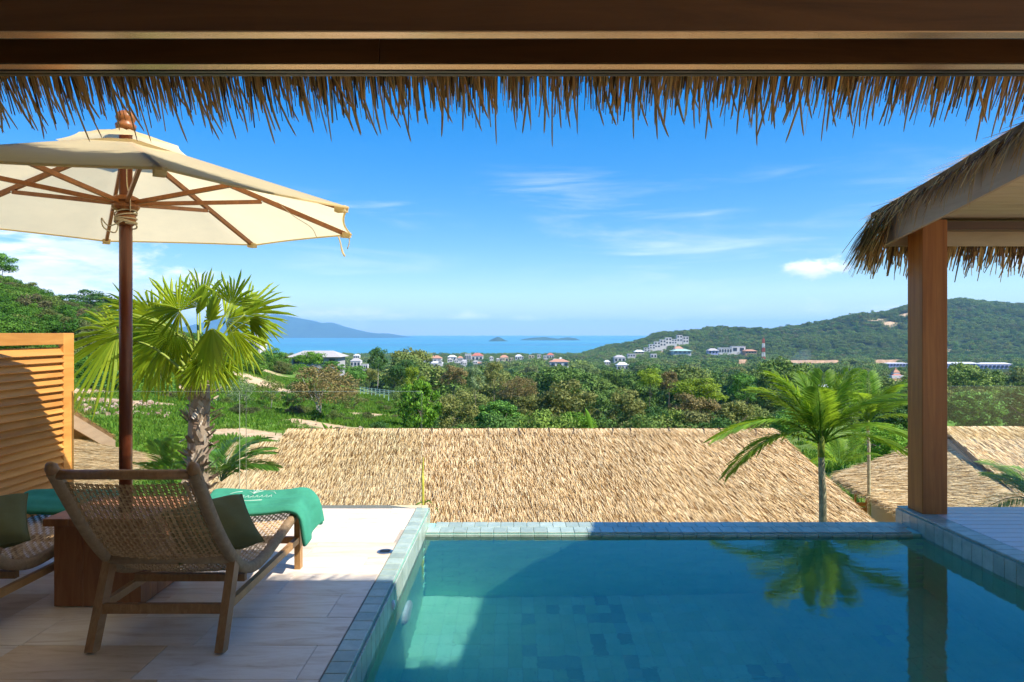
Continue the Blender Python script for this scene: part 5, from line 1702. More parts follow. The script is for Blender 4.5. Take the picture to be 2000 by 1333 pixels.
TREES = [
    # label, px, top, bottom, width, distance, crown, leaves, extra
    ('spreading brown leaved tree with pale forked trunks in the field', 636, 704, 806, 150, 50, 'spread', 'leaf_brown', dict(bark='bark_pale', stems=3, foot_px=628)),
    ('dark green tree just left of the spreading brown tree', 577, 738, 800, 62, 54, 'loose', 'leaf_green', dict()),
    ('slim grey green tree in the field right of the fan palm trunk', 442, 722, 800, 62, 52, 'sparse', 'leaf_grey', dict(bark='bark_pale')),
    ('slim sparse tree with pale leaning trunk in the field', 478, 735, 792, 46, 55, 'sparse', 'leaf_grey', dict(bark='bark_pale')),
    ('third slim sparse tree, before the orange bank', 528, 728, 790, 58, 55, 'sparse', 'leaf_olive', dict(bark='bark_pale')),
    ('tall slender tree standing out against the sea', 737, 674, 728, 46, 118, 'loose', 'leaf_dark', dict(bark='bark_pale', foot_px=736)),
    ('olive undergrowth tree below the tall slender tree', 722, 716, 752, 40, 128, 'loose2', 'leaf_olive', dict()),
    ('bushy green tree left of the tall slender tree', 694, 708, 752, 44, 126, 'dense', 'leaf_green', dict()),
    ('dense bright green tree in front of the meadow fence', 820, 732, 846, 94, 50, 'clumpy', 'leaf_bright', dict()),
    ('upright yellow green tree behind the dense bright tree', 808, 710, 770, 44, 64, 'loose', 'leaf_yellow', dict()),
    ('dark rounded tree beneath the sea, right of the slender tree', 790, 694, 748, 60, 115, 'dense', 'leaf_dark', dict()),
    ('rounded grey brown tree in front of the seaside houses', 884, 709, 764, 62, 120, 'loose2', 'leaf_brown', dict()),
    ('pale grey green tree beside the rounded grey brown tree', 928, 712, 768, 40, 122, 'loose', 'leaf_grey', dict()),
    ('tall olive green tree right of the pale grey green tree', 966, 700, 766, 54, 125, 'loose2', 'leaf_olive', dict()),
    ('wide rusty brown tree at mid distance, above the long ridge', 1012, 730, 790, 94, 92, 'spread', 'leaf_brown', dict()),
    ('broad olive tree touching the ridge right of the bright tree', 892, 757, 850, 100, 52, 'loose2', 'leaf_olive', dict()),
    ('mid green rounded bush tree over the middle of the ridge', 972, 776, 850, 104, 50, 'clumpy', 'leaf_green', dict()),
    ('olive grey tree behind the mid green rounded one', 1035, 764, 850, 96, 56, 'loose2', 'leaf_olive', dict()),
    ('big dark brown green tree over the middle of the ridge', 1112, 737, 850, 122, 56, 'dense2', 'leaf_olive', dict()),
    ('fresh green shrub beside the upright banana leaf', 1130, 796, 852, 78, 42, 'dense', 'leaf_bright', dict(cat='shrub', name='shrub')),
    ('olive tree right of the upright banana leaf', 1222, 752, 850, 98, 55, 'loose2', 'leaf_olive', dict()),
    ('glowing yellow green tree in the middle of the wood', 1268, 711, 762, 48, 105, 'dense', 'leaf_yellow', dict()),
    ('dark green shrub low on the ridge right of centre', 1288, 784, 850, 66, 46, 'dense', 'leaf_dark', dict(cat='shrub', name='shrub')),
    ('dusty brown tree low on the ridge right of centre', 1350, 762, 850, 118, 52, 'loose2', 'leaf_brown', dict()),
    ('bright yellow green tree row behind the dusty brown tree', 1368, 736, 786, 112, 82, 'dense2', 'leaf_yellow', dict()),
    ('dark brown domed tree left of the yellow green row', 1306, 721, 768, 48, 110, 'loose', 'leaf_brown', dict()),
    ('olive green tree beside the slim palm fronds', 1440, 776, 850, 88, 50, 'clumpy', 'leaf_olive', dict()),
    ('darker green tree behind the slim palm', 1452, 724, 790, 62, 85, 'loose', 'leaf_green', dict()),
    ('dense dark green round tree right of the big post', 1902, 756, 846, 128, 46, 'clumpy', 'leaf_green', dict(depth=.9)),
    ('dense dark green tree at the right edge', 2004, 748, 850, 134, 50, 'clumpy', 'leaf_dark', dict()),
    ('bushy yellow green shrub behind the smaller feather palm', 1715, 820, 900, 120, 24, 'loose', 'leaf_bright', dict(cat='shrub', name='shrub')),
    ('mid green tree between slim palm and the big post', 1560, 782, 860, 110, 42, 'dense', 'leaf_green', dict()),
    ('dark green tree tucked behind the big post', 1752, 770, 850, 90, 46, 'dense2', 'leaf_dark', dict()),
    ('leafy tree before the pale hip roof', 606, 681, 716, 62, 165, 'dense', 'leaf_bright', dict()),
    ('green tree hiding the right half of the pale hip roofed house', 648, 702, 736, 52, 170, 'clumpy', 'leaf_green', dict()),
    ('low green tree under the left end of the pale hip roof', 590, 706, 738, 60, 160, 'dense', 'leaf_bright', dict()),
    ('round dark bush tree beside the white block house', 534, 678, 720, 58, 150, 'dense2', 'leaf_green', dict()),
    ('round leafy tree alone on top of the left hill', 4, 492, 536, 58, 118, 'dense2', 'leaf_green', dict()),
    ('wide dark tree on the skyline behind the fan palm', 172, 564, 612, 88, 150, 'dense2', 'leaf_dark', dict()),
    ('dark shrub with pale twigs peeping over the ridge', 738, 822, 846, 48, 24, 'loose', 'leaf_dark', dict(cat='shrub', name='shrub')),
    ('green bush tree right of the spreading brown tree', 690, 760, 806, 60, 66, 'sparse', 'leaf_olive', dict()),
    ('leafy green tree at the foot of the left hill', 330, 742, 790, 80, 56, 'dense', 'leaf_green', dict()),
    ('dark green tree at the foot of the left hill', 215, 722, 790, 110, 55, 'dense2', 'leaf_dark', dict()),
]
CROWNS = {}
for lb, px, yt, yb, w, d, kd, lm, ex in TREES:
    CROWNS[kd] = tree(lb, px, yt, yb, w, d, kd, lm, **ex)

# ------------------------------------------------------------------ scattered growth that nobody could count
def scatter(name, label, cat, pts, sc, src, mat, squash=1.0, zrot=None):
    n = len(pts)
    me = bpy.data.meshes.new(name)
    me.vertices.add(n)
    me.vertices.foreach_set('co', np.asarray(pts, np.float32).reshape(-1))
    r = np.random.default_rng(len(name) + n)
    a = me.attributes.new('sc', 'FLOAT', 'POINT'); a.data.foreach_set('value', np.asarray(sc, np.float32))
    a = me.attributes.new('rz', 'FLOAT', 'POINT'); a.data.foreach_set('value', r.uniform(0, 6.28, n).astype(np.float32))
    a = me.attributes.new('kd', 'INT', 'POINT'); a.data.foreach_set('value', r.integers(0, len(src), n).astype(np.int32))
    a = me.attributes.new('sq', 'FLOAT', 'POINT'); a.data.foreach_set('value', (squash * r.uniform(.8, 1.25, n)).astype(np.float32))
    o = bpy.data.objects.new(name, me)
    COL.objects.link(o)
    ng = bpy.data.node_groups.new(name, 'GeometryNodeTree')
    ng.interface.new_socket('Geometry', in_out='INPUT', socket_type='NodeSocketGeometry')
    ng.interface.new_socket('Geometry', in_out='OUTPUT', socket_type='NodeSocketGeometry')
    nd, lk = ng.nodes, ng.links
    gi, go = nd.new('NodeGroupInput'), nd.new('NodeGroupOutput')
    def attr(nm, t):
        x = nd.new('GeometryNodeInputNamedAttribute'); x.data_type = t; x.inputs['Name'].default_value = nm
        return x.outputs[0]
    S_, RZ, KD, SQ = attr('sc', 'FLOAT'), attr('rz', 'FLOAT'), attr('kd', 'INT'), attr('sq', 'FLOAT')
    cr = nd.new('ShaderNodeCombineXYZ'); lk.new(RZ, cr.inputs[2])
    er = nd.new('FunctionNodeEulerToRotation'); lk.new(cr.outputs[0], er.inputs[0])
    ms = nd.new('ShaderNodeMath'); ms.operation = 'MULTIPLY'; lk.new(S_, ms.inputs[0]); lk.new(SQ, ms.inputs[1])
    cs = nd.new('ShaderNodeCombineXYZ'); lk.new(S_, cs.inputs[0]); lk.new(S_, cs.inputs[1]); lk.new(ms.outputs[0], cs.inputs[2])
    jn = nd.new('GeometryNodeJoinGeometry')
    for k, s in enumerate(src):
        oi = nd.new('GeometryNodeObjectInfo'); oi.inputs['Object'].default_value = s
        cp = nd.new('FunctionNodeCompare'); cp.data_type = 'INT'; cp.operation = 'EQUAL'
        lk.new(KD, cp.inputs[2]); cp.inputs[3].default_value = k
        ip = nd.new('GeometryNodeInstanceOnPoints')
        lk.new(gi.outputs[0], ip.inputs['Points']); lk.new(cp.outputs[0], ip.inputs['Selection'])
        lk.new(oi.outputs['Geometry'], ip.inputs['Instance']); lk.new(er.outputs[0], ip.inputs['Rotation']); lk.new(cs.outputs[0], ip.inputs['Scale'])
        lk.new(ip.outputs[0], jn.inputs[0])
    sm = nd.new('GeometryNodeSetMaterial'); sm.inputs['Material'].default_value = mat
    lk.new(jn.outputs[0], sm.inputs[0]); lk.new(sm.outputs[0], go.inputs[0])
    md = o.modifiers.new('scatter', 'NODES'); md.node_group = ng
    setp(o, label, cat, None, 'stuff')
    return o

# three far trees lend their crowns to the woods
far_src = []
for k, (px, d, lb) in enumerate(((1690, 1455, 'lone tree on the bare shoulder of the right hill'), (1740, 1480, 'second lone tree higher on the bare shoulder'), (1660, 1500, 'low lone tree where the bare shoulder begins'),
                                    (1704, 1490, 'lone tree between the first two on the bare shoulder'), (1722, 1500, 'slim lone tree right of the middle of the bare shoulder'), (1762, 1500, 'lone tree at the top of the bare shoulder beside the post'))):
    X = (px - CX) * d / F
    gz = float(terr(np.array(X), np.array(float(d))))
    root = thing('hill_tree', lb, 'tree', (X, d, gz), 0, 'lone trees on the bare shoulder')
    c = link('crown', FARC[k % 3], root, (0, 0, 9 + k % 2), (0, 0, k), (4.2 - .3 * k, 4.2 - .3 * k, 2.8))
    MB().tube([(0, 0, -1), (.4, 0, 5), (0, 0, 10)], [.5, .4, .3], 6).obj('trunk', M['bark'], root)
    if k < 3: far_src.append(c)

def wood_points():
    r = np.random.default_rng(77)
    P_, Sc = [], []
    def band(n, d0, d1, u0, u1, s0, s1, sink=.25, keep=None, power=2.0):
        # even cover on the ground inside a fan
        d = (r.random(n) * (d1 ** power - d0 ** power) + d0 ** power) ** (1 / power)
        px = r.uniform(u0, u1, n)
        X = (px - CX) * d / F
        z = terr(X, d)
        s = r.uniform(s0, s1, n)
        ok = (z > SEA_Z + .5) & (soil(X, d) < .38)
        if keep is not None: ok &= keep(px, d, X)
        for a, b, c_, q in zip(X[ok], d[ok], z[ok], s[ok]):
            P_.append((a, b, c_ + q * (1 - sink))); Sc.append(q)
    # plain woods
    mid = lambda px, d, X: (px > 700 + (d < 260) * 80) | (d > 420)
    band(1500, 130, 420, 560, 2500, 3.6, 9.0, .15, mid)
    band(2600, 420, 760, 250, 2600, 5.0, 12.0, .1)
    band(7500, 760, 1180, -100, 2900, 3.8, 8.0, .1)
    band(5000, 1180, 1520, -200, 1260, 3.2, 6.5, .1)
    # right hill
    band(24000, 1130, 1900, 1130, 3200, 3.4, 7.4, .3, None)
    return np.array(P_), np.array(Sc)
wp, ws = wood_points()
CLEAR = []

# ------------------------------------------------------------------ houses far off
def house(name, label, px0, px1, ytop, ybot, d, wall, roof=None, rh=0.35, windows=(2, 1), group=None, depth=None, cat='house', clear=True, over=.08):
    """block or roofed house; px and y bound its front in the photograph"""
    x0, x1 = (px0 - CX) * d / F, (px1 - CX) * d / F
    zt, zb = EYE - (ytop - HY) * d / F, EYE - (ybot - HY) * d / F
    w, h = x1 - x0, zt - zb
    dp = depth or w * .8
    zb2 = min(zb, float(terr(np.array((x0 + x1) / 2), np.array(float(d)))) - .5)
    cx = (x0 + x1) / 2
    root = thing(name, label, cat, (cx, d, zb2), 0, group)
    o = zb2
    rhh = h * rh if roof else 0
    MB().box((-w / 2, 0, 0), (w / 2, dp, zt - rhh - o)).obj('wall', wall, root)
    if roof:
        q = over * w
        z0, z1 = zt - rhh - o + h * .01, zt - o
        a, b = -w / 2 - q, w / 2 + q
        in_ = min(dp, w) * .42
        V = [(a, -q, z0), (b, -q, z0), (b, dp + q, z0), (a, dp + q, z0), (a + in_, dp * .5 - .05, z1), (b - in_, dp * .5 - .05, z1)]
        MB().add(V, [(3, 2, 1, 0), (0, 1, 5, 4), (1, 2, 5), (2, 3, 4, 5), (3, 0, 4)]).obj('roof', roof, root)
    else:
        MB().box((-w / 2 - .02 * w, -.02 * w, zt - o), (w / 2 + .02 * w, dp, zt - o + .03 * h)).obj('parapet', wall, root)
    nx, nz = windows
    hz = (zt - rhh - zb)
    for j in range(nz):
        for i in range(nx):
            cxw = -w / 2 + w * (i + .5) / nx
            ww, wh = w / nx * .52, hz / nz * .5
            zc = zb - o + hz * (j + .52) / nz
            win = MB().box((cxw - ww / 2, -.02 * w, zc - wh / 2), (cxw + ww / 2, -.004 * w, zc + wh / 2)).obj('window', M['window_glass'], root)
    CLEAR.append(((px0 + px1) / 2, (px1 - px0) / 2, ytop, ybot, d))
    return root

W_, Gy, Or, Re, Wr = M['white_wall'], M['grey_roof'], M['orange_roof'], M['red_roof'], M['white_roof']
def block_house():
    d = 175
    root = thing('white_block_house', 'tall white flat roofed house behind the fan palm leaves', 'house', tuple(P(488, 704, d)))
    o = Vector(root.location); k = d / F
    MB().box((8 * k, 0, -4), (20 * k, 5, 41 * k)).obj('tower', W_, root)
    MB().box((-16 * k, .6, -4), (8 * k, 5, 47 * k)).obj('wing', W_, root)
    MB().box((-18 * k, .3, 47 * k), (9 * k, 5, 49.5 * k)).obj('roof_slab', W_, root)
    for x, z, w, h in ((10.2, 25, 4.2, 6), (-12, 30, 5, 8), (-2, 30, 6, 8), (-2, 13, 6, 6), (1.5, 5.5, 9, 5), (-11, 13, 5, 6)):
        y = -.06 if x > 8 else .54
        f = MB().box((x * k, y, z * k), ((x + w) * k, y + .05, (z + h) * k)).obj('window', M['window_glass'], root)
        MB().box(((x + w / 2 - .3) * k, y - .03, z * k), ((x + w / 2 + .3) * k, y - .005, (z + h) * k)).obj('mullion', W_, f)
    MB().box((15.2 * k, -.3, 23 * k), (18.5 * k, -.01, 25.5 * k)).obj('air_unit', M['silver'], root)
block_house()
house('hip_roof_house', 'pale house with wide grey hip roof beyond the field', 568, 660, 686, 716, 210, M['dim_wall'], Gy, .40, (4, 1), depth=9)

TOWN = [
    ('white seaside house with orange roof left of the town cluster', 838, 862, 695, 707, 1080, W_, Or), ('long white seaside shed below the orange roofs', 840, 864, 706, 714, 1000, W_, Wr),
    ('white gabled seaside house at the left of the white cluster', 874, 891, 694, 701, 1150, W_, Wr), ('white seaside house with pale orange roof behind trees', 893, 904, 696, 703, 1120, W_, Or),
    ('tall white seaside block in the white cluster', 908, 920, 692, 702, 1150, W_, None), ('white seaside house under a red roof, right of the white cluster', 921, 943, 690, 702, 1160, W_, Re),
    ('small grey seaside house under the white cluster', 900, 912, 703, 709, 1060, W_, Gy), ('cream seaside house with orange roof right of the cluster', 976, 993, 694, 704, 1120, M['cream_wall'], Or),
    ('small white seaside house by the shore palms', 1006, 1020, 693, 700, 1180, W_, Wr), ('red roofed seaside house near the headland', 1068, 1082, 690, 698, 1180, W_, Re),
    ('long white terrace house with pink roof near the headland', 1074, 1112, 702, 714, 950, W_, Or), ('white cottage half hidden left of the slender tree', 684, 704, 700, 713, 820, W_, Gy),
    ('small white hut near the shore, left of the slender tree', 690, 702, 692, 697, 1150, W_, Wr), ('white cottage right of the spreading brown tree', 706, 718, 712, 720, 620, W_, None),
    ('tiny white house at the shore above the dark rounded tree', 812, 824, 694, 700, 1170, W_, Or), ('grey roofed house in the trees below the headland', 1200, 1222, 694, 704, 1050, W_, Gy),
    ('pale house in the trees under the hill villas', 1205, 1228, 708, 720, 800, W_, Wr), ('small white house among the trees right of centre', 1180, 1192, 704, 709, 1000, W_, Wr),
]
for lb, a, b, yt, yb, d, wl_, rf in TOWN:
    house('seaside_house', lb, a, b, yt, yb + 4, d, wl_, rf, .34, (3, 1), 'seaside houses', cat='house', over=.03)
rt = random.Random(12)
ORD = 'first second third fourth fifth sixth seventh eighth ninth tenth eleventh twelfth thirteenth fourteenth fifteenth sixteenth seventeenth eighteenth'.split()
for k in range(18):
    px = 832 + 15.5 * k + rt.uniform(-5, 5); y = rt.uniform(693, 702); w = rt.uniform(6, 11)
    if 832 < px < 866 or 906 < px < 945: y += 8
    house('seaside_house', ORD[k] + ' tiny pale house from the left in the strip along the shore', px - w / 2, px + w / 2, y, y + rt.uniform(5, 7), rt.uniform(980, 1190), rt.choice([W_, W_, M['cream_wall']]), rt.choice([None, None, Or, Wr, Gy]), .35, (2, 1), 'tiny houses along the shore', over=.02)
VIL = [
    ('lowest white hill villa at the left of the terraces', 1268, 1280, 673, 682, 1215), ('white hill villa stepping up from the lowest', 1278, 1290, 668, 680, 1225), ('white hill villa with dark openings in the middle row', 1289, 1301, 664, 677, 1240),
    ('wide white hill villa in the middle of the terraces', 1300, 1312, 660, 673, 1250), ('white hill villa below the top pair', 1312, 1322, 663, 672, 1250), ('left one of the top pair of white hill villas', 1322, 1333, 655, 668, 1270),
    ('right one of the top pair of white hill villas', 1334, 1345, 658, 670, 1270), ('small white hill villa at the very foot of the terraces', 1258, 1270, 680, 687, 1205),
]
for lb, a, b, yt, yb, d in VIL:
    house('hill_villa', lb, a, b, yt, yb, d, W_, None, 0, (2, 2), 'white villas on the hillside', depth=8)
house('hill_house', 'house with orange roof under the white hill villas', 1318, 1334, 677, 686, 1160, W_, Or, .5, (3, 1))
house('hill_house', 'teal roofed long house under the white hill villas', 1316, 1350, 682, 690, 1130, W_, M['fence_paint'], .5, (4, 1))
house('hill_house', 'low yellowish roofed house left of the hill villas', 1240, 1258, 684, 691, 1150, M['cream_wall'], Wr, .5, (3, 1))
house('hill_house', 'flat white house at the left foot of the hill', 1226, 1241, 692, 698, 1110, W_, None, 0, (3, 1))
house('hill_house', 'small white cube house below the hill villas', 1271, 1283, 692, 700, 1080, W_, None, 0, (2, 1))
house('white_block', 'long white building with arches on the lower hillside', 1404, 1430, 680, 691, 1150, W_, None, 0, (5, 1), depth=10)
house('white_block', 'plain white building beside the one with arches', 1429, 1456, 677, 689, 1165, W_, None, 0, (2, 1), depth=10)
house('hill_house', 'brick coloured house right of the white buildings', 1456, 1478, 683, 691, 1150, M['earth_wall'], Or, .4, (4, 1))
house('hill_house', 'slate blue house left of the white buildings', 1384, 1403, 681, 692, 1140, M['blue_wall'], Gy, .4, (3, 1))
house('resort_block', 'long violet blue building right of the big post', 1845, 1912, 708, 728, 880, M['blue_wall'], Wr, .14, (9, 2), depth=14, over=.01)
house('resort_block', 'second violet blue building half behind a tall tree', 1914, 1978, 709, 730, 870, M['blue_wall'], Wr, .14, (8, 2), depth=14, over=.01)
house('resort_block', 'violet blue building left of the big post', 1732, 1775, 709, 716, 900, M['blue_wall'], Wr, .2, (7, 1), depth=12, over=.01)
house('long_shed', 'long low white roofed shed between the palms and the post', 1590, 1652, 752, 764, 330, W_, Wr, .5, (6, 1), depth=8)

def retaining(label, a, b, y0, y1, d):
    o = MB()
    n = 14
    V = []
    for i in range(n + 1):
        t = i / n
        p0, p1 = P(a + (b - a) * t, y0 + random.uniform(-.5, .5), d), P(a + (b - a) * t, y1 + 6, d - 6)
        V += [tuple(p0), tuple(p1), (p0.x, p0.y + 8, p0.z - .3)]
    Fc = []
    for i in range(n):
        k = i * 3
        Fc += [(k, k + 1, k + 4, k + 3), (k + 2, k, k + 3, k + 5)]
    q = link('earth_bank', mesh('earth_bank', V, Fc, M['earth_wall']))
    setp(q, label, 'bank')
    CLEAR.append((a + (b - a) * .45, (b - a) * .30, y0, y1 + 1, d))
retaining('long orange cut earth bank at the foot of the right hill', 1500, 1682, 704, 708, 1000)
retaining('short orange cut earth bank left of the red and white mast', 1438, 1464, 703, 708.5, 1000)
retaining('pale earth cutting beside the big post', 1700, 1768, 703, 708, 1000)

def mast():
    d = 960
    b = P(1491, 722, d)
    k = d / F
    root = thing('radio_mast', 'red and white lattice radio mast in front of the hill', 'mast', (b.x, d, b.z - 8))
    H = 60 * k + 8
    secs = 8
    for s in range(secs):
        z0, z1 = H * s / secs, H * (s + 1) / secs
        w0, w1 = 2.6 * (1 - .62 * s / secs), 2.6 * (1 - .62 * (s + 1) / secs)
        m_ = M['mast_white'] if s % 2 == 0 and s != secs - 1 else M['mast_red']
        mb = MB()
        cs0 = [(-w0, -w0), (w0, -w0), (w0, w0), (-w0, w0)]; cs1 = [(-w1, -w1), (w1, -w1), (w1, w1), (-w1, w1)]
        for i in range(4):
            j = (i + 1) % 4
            mb.bar((*cs0[i], z0), (*cs1[i], z1), .42, .42)
            mb.bar((*cs0[i], z0), (*cs1[j], z1), .24, .24)
            mb.bar((*cs0[j], z0), (*cs1[i], z1), .24, .24)
            mb.bar((*cs1[i], z1), (*cs1[j], z1), .26, .26)
        mb.obj('section', m_, root)
    MB().tube([(0, 0, H), (0, 0, H + 3)], .2, 6).obj('antenna', M['mast_red'], root)
    CLEAR.append((1491, 7, 660, 716, d))
mast()

def temple():
    d = 420
    k = d / F
    b = P(1758, 748, d)
    root = thing('tiered_pavilion', 'small building with tiered red and pink roofs beside the big post', 'building', (b.x, d, b.z - 5))
    MB().box((-15 * k, 0, 0), (14 * k, 10, 5 + 4 * k)).obj('wall', W_, root)
    z = 5 + 4 * k
    for w, h, m_ in ((18, 5, Or), (12, 6, W_), (11, 4, Re), (6, 4, W_), (7, 5, Or), (2, 5, Or)):
        t = w * .45 if m_ != W_ else w
        MB().add([(-w * k, 5 - w * k * .7, z), (w * k, 5 - w * k * .7, z), (w * k, 5 + w * k * .7, z), (-w * k, 5 + w * k * .7, z), (-t * k, 5 - t * k * .7, z + h * k), (t * k, 5 - t * k * .7, z + h * k), (t * k, 5 + t * k * .7, z + h * k), (-t * k, 5 + t * k * .7, z + h * k)],
                 [(3, 2, 1, 0), (4, 5, 6, 7), (0, 1, 5, 4), (1, 2, 6, 5), (2, 3, 7, 6), (3, 0, 4, 7)]).obj('roof_tier' if m_ != W_ else 'upper_wall', m_, root)
        z += h * k * .8
    CLEAR.append((1758, 18, 722, 748, d))
temple()

def fence():
    d0, d1 = 106, 88
    a, b = P(704, 766, d0), P(778, 776, d1)
    root = thing('meadow_fence', 'pale green rail fence across the meadow', 'fence', (a.x, a.y, float(terr(np.array(a.x), np.array(a.y)))))
    o = Vector(root.location)
    n = 9
    for i in range(n + 1):
        p = a.lerp(b, i / n); g = float(terr(np.array(p.x), np.array(p.y)))
        MB().box((p.x - .05 - o.x, p.y - .05 - o.y, g - .3 - o.z), (p.x + .05 - o.x, p.y + .05 - o.y, p.z + .78 - o.z)).obj('post', M['fence_paint'], root)
    for h in (.15, .42, .7):
        MB().bar(a + Vector((0, -.07, h)) - o, b + Vector((0, -.07, h)) - o, .05, .09).obj('rail', M['fence_paint'], root)
fence()

# woods, cleared in front of what has to be seen
def clear_woods(P_, Sc):
    px = CX + F * P_[:, 0] / P_[:, 1]
    yt = HY - F * (P_[:, 2] + Sc * .75 - EYE) / P_[:, 1]
    hw = F * Sc * .9 / P_[:, 1]
    keep = np.ones(len(P_), bool)
    for c, w, y0, y1, d in CLEAR:
        keep &= ~((np.abs(px - c) < w + hw * .6) & (P_[:, 1] < d + 12) & (P_[:, 1] > d * .28) & (yt < y1 - (y1 - y0) * .35))
    return keep
kp = clear_woods(wp, ws)
wp, ws = wp[kp], ws[kp]
near = wp[:, 1] < 560
crowns = [[c for c in CROWNS[k].children if c.name.startswith('crown')][0] for k in ('clumpy', 'loose2', 'dense', 'loose')]
scatter('woodland', 'dark green woodland covering the coastal plain and the right hill', 'woodland', wp[~near], ws[~near], far_src, M['forest'], .72)
scatter('nearer_woodland', 'mixed olive and green woods between the belt of trees and the plain', 'woodland', wp[near], ws[near] * .9, crowns, M['forest'], .8)

def bush_points():
    r = np.random.default_rng(9)
    n = 5200
    d = np.sqrt(r.random(n) * (260 ** 2 - 52 ** 2) + 52 ** 2)
    px = r.uniform(-900, 560, n)
    X = (px - CX) * d / F
    z = terr(X, d)
    thr = np.interp(px, [-900, 100, 300, 450, 560], [30, 56, 62, 88, 110])
    ok = (d > thr) & (soil(X, d) < .3)
    # thin out where the slope opens beside the palm
    ok &= (r.random(n) < np.interp(px, [-900, 330, 460, 560], [1, 1, .45, .35]))
    s = r.uniform(.9, 2.6, n)
    return np.stack([X, d, z + s * .45], -1)[ok], s[ok]
bp, bs_ = bush_points()
bush_src = []
for k, (px, d, lb, kd) in enumerate(((418, 60, 'rounded green bush below the orange bank', 'dense'), (395, 50, 'low green bush beside the fan palm trunk', 'dense2'))):
    t = tree(lb, px, HY + (EYE - float(terr(np.array((px - CX) * d / F), np.array(float(d)))) - 1.5) * F / d, HY + (EYE - float(terr(np.array((px - CX) * d / F), np.array(float(d)))) + .2) * F / d, 2.4 * F / d, d, kd, 'leaf_bright', name='shrub', cat='shrub', trunk=False)
    bush_src.append([c for c in t.children if c.name.startswith('crown')][0])
def bushmat():
    m, nd, lk, bs = newmat('hillside_bush')
    oi = N(nd, 'ShaderNodeObjectInfo'); g = N(nd, 'ShaderNodeNewGeometry')
    c = ramp(nd, lk, oi.outputs['Random'], [(0, (.055, .155, .016)), (.3, (.085, .20, .02)), (.55, (.12, .24, .026)), (.78, (.14, .17, .045)), (.92, (.09, .105, .04)), (1, (.20, .17, .075))])
    hs = N(nd, 'ShaderNodeHueSaturation'); lk.new(c, hs.inputs['Color'])
    lk.new(mth(nd, lk, 'ADD', mth(nd, lk, 'MULTIPLY', g.outputs['Random Per Island'], .8), .6), hs.inputs['Value'])
    lk.new(hs.outputs[0], bs.inputs['Base Color']); bs.inputs['Roughness'].default_value = .65; bs.inputs['Specular IOR Level'].default_value = .2
    out = nd['Material Output']
    t = N(nd, 'ShaderNodeBsdfTranslucent'); lk.new(hs.outputs[0], t.inputs[0])
    mx = N(nd, 'ShaderNodeMixShader', ins={0: .28}); lk.new(bs.outputs[0], mx.inputs[1]); lk.new(t.outputs[0], mx.inputs[2]); lk.new(mx.outputs[0], out.inputs[0])
    return m
M['bush'] = bushmat()
scatter('hillside_bushes', 'thick green bushes covering the left hillside', 'bushes', bp, bs_, bush_src, M['bush'], .8)

def thicket():
    r = np.random.default_rng(23)
    n = 1500
    d = np.sqrt(r.random(n) * (135 ** 2 - 36 ** 2) + 36 ** 2); px = r.uniform(790, 2500, n)
    X = (px - CX) * d / F
    ok = ((px > 860) | (d > 60)) & ((px < 1500) | (d > 75))
    s = r.uniform(.9, 2.3, n)
    return np.stack([X, d, terr(X, d) + s * .5], -1)[ok], s[ok]
tp_, ts_ = thicket()
scatter('thicket', 'tangled olive thicket filling the slope below the villas', 'thicket', tp_, ts_, bush_src, M['forest'], .95)

# meadow grass
def tuft_mesh():
    r = np.random.default_rng(2)
    n = 26
    ro = np.stack([r.normal(0, .22, n), r.normal(0, .22, n), np.zeros(n)], -1)
    dn = np.stack([r.normal(0, .35, n), r.normal(0, .35, n), np.ones(n)], -1); dn /= np.linalg.norm(dn, axis=1)[:, None]
    nr = np.stack([r.normal(0, 1, n), r.normal(0, 1, n), np.zeros(n)], -1); nr /= np.linalg.norm(nr, axis=1)[:, None]
    return strand_mesh('weed_tuft', ro, dn, nr, r.uniform(.25, .55, n), r.uniform(.04, .08, n), 0, M['grass'], r.uniform(0, .12, n), True)
tm = tuft_mesh()
gp = P(560, 850, 38)
gt = link('weed_tuft', tm, None, (gp.x, gp.y, float(terr(np.array(gp.x), np.array(gp.y)))))
setp(gt, 'small weed tuft on the bare earth above the lower thatched roof', 'weed')
r9 = np.random.default_rng(19)
n = 26000
d = np.sqrt(r9.random(n) * (115 ** 2 - 16 ** 2) + 16 ** 2); px = r9.uniform(60, 820, n)
X = (px - CX) * d / F
ok = (soil(X, d) + r9.normal(0, .1, n) < .42) & (vnoise(X / 3, d / 3, 8) > .18)
n2 = 2500
d2 = r9.uniform(16, 50, n2); X2 = (r9.uniform(1560, 2300, n2) - CX) * d2 / F
X, d = np.concatenate([X[ok], X2]), np.concatenate([d[ok], d2])
scatter('meadow_grass', 'rough bright green grass and weeds over the meadow', 'grass', np.stack([X, d, terr(X, d)], -1), r9.uniform(.3, .85, len(X)), [gt], M['grass'], .8)
# low scrub in the meadow
n = 260
d = np.sqrt(r9.random(n) * (110 ** 2 - 34 ** 2) + 34 ** 2); px = r9.uniform(320, 800, n); X = (px - CX) * d / F
ok = (soil(X, d) < .3) & (vnoise(X / 5, d / 5, 18) > .52)
scatter('meadow_scrub', 'low scrub dotted about the meadow', 'scrub', np.stack([X, d, terr(X, d) + .1], -1)[ok], r9.uniform(.35, .95, n)[ok], bush_src, M['bush'], .7)

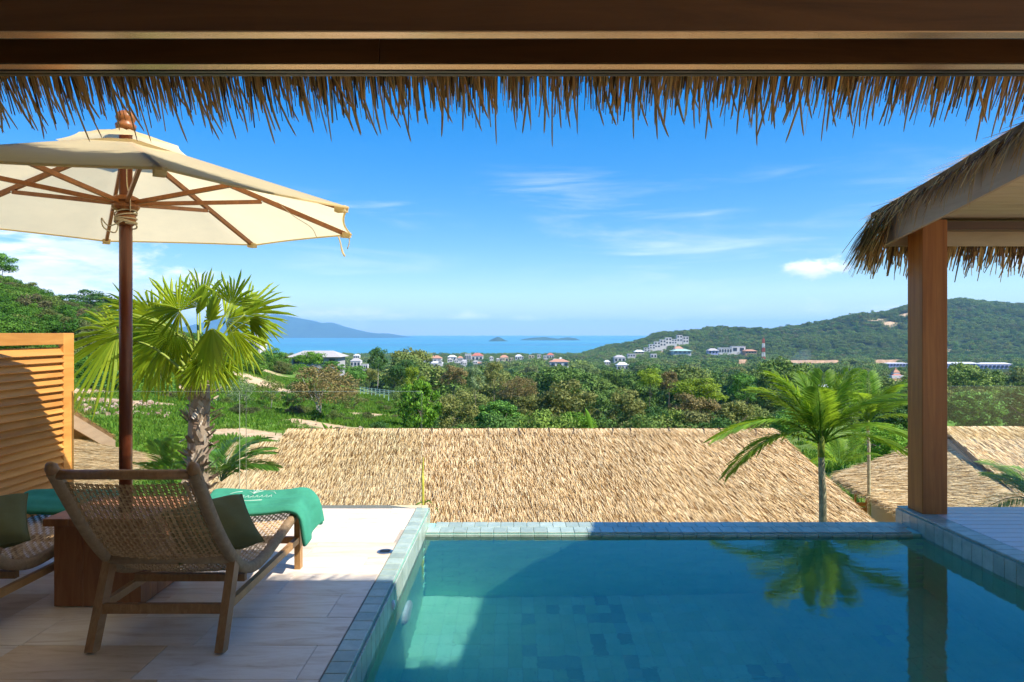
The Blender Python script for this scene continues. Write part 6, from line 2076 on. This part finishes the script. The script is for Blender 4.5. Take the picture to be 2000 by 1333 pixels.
# rubble bank
def rubble():
    r = np.random.default_rng(6)
    V, Fc = [], []
    cube = np.array([(-1, -1, -1), (1, -1, -1), (1, 1, -1), (-1, 1, -1), (-1, -1, 1), (1, -1, 1), (1, 1, 1), (-1, 1, 1)], float)
    fs = np.array([(3, 2, 1, 0), (4, 5, 6, 7), (0, 1, 5, 4), (1, 2, 6, 5), (2, 3, 7, 6), (3, 0, 4, 7)])
    for k in range(250):
        px = r.uniform(150, 330); d = r.uniform(40, 47)
        if k > 200: px, d = r.uniform(520, 720), r.uniform(40, 50)
        X = (px - CX) * d / F
        s = r.uniform(.05, .17) if k < 200 else r.uniform(.03, .09)
        e = Euler(r.uniform(0, 6, 3)).to_matrix()
        c = cube * r.uniform(.5, 1.1, (8, 3)) * s
        z = float(terr(np.array(X), np.array(d)))
        o = len(V)
        for q in c: V.append(tuple(e @ Vector(q) + Vector((X, d, z + s * .3))))
        Fc += [tuple(int(i) + o for i in f) for f in fs]
    o = link('rubble', mesh('rubble', V, Fc, M['rock']))
    setp(o, 'pinkish rock rubble on the cut bank in the field', 'rubble', kind='stuff')
rubble()

# thin smoke of a small fire in the woods
def smoke():
    m = bpy.data.materials.new('smoke'); m.use_nodes = True
    nd, lk = m.node_tree.nodes, m.node_tree.links
    nd.remove(nd['Principled BSDF'])
    v = N(nd, 'ShaderNodeVolumePrincipled', ins={'Color': (.62, .78, 1.0, 1), 'Density': .005})
    lk.new(v.outputs[0], nd['Material Output'].inputs['Volume'])
    d = 760
    mb = MB()
    pts = spline([P(1556, 745, d), P(1562, 728, d), P(1553, 712, d), P(1566, 698, d), P(1560, 682, d)], 22)
    mb.tube(pts, [3 + 9 * (i / 21) ** .8 if i < 19 else 12 - 4.5 * (i - 18) for i in range(22)], 14)
    o = mb.obj('smoke', m, None, True)
    setp(o, 'faint bluish smoke rising from the woods right of the mast', 'smoke', kind='stuff')
smoke()

# ------------------------------------------------------------------ air
def haze():
    m = bpy.data.materials.new('haze'); m.use_nodes = True
    nd, lk = m.node_tree.nodes, m.node_tree.links
    nd.remove(nd['Principled BSDF'])
    v = N(nd, 'ShaderNodeVolumePrincipled', ins={'Color': (.34, .64, 1.0, 1), 'Density': 1.0e-4, 'Anisotropy': .1})
    lk.new(v.outputs[0], nd['Material Output'].inputs['Volume'])
    o = MB().box((-17500, -60, -64), (17500, 17800, 330)).obj('haze', m)
    setp(o, 'thin blue haze over the bay and the hills', 'haze', kind='stuff')
haze()
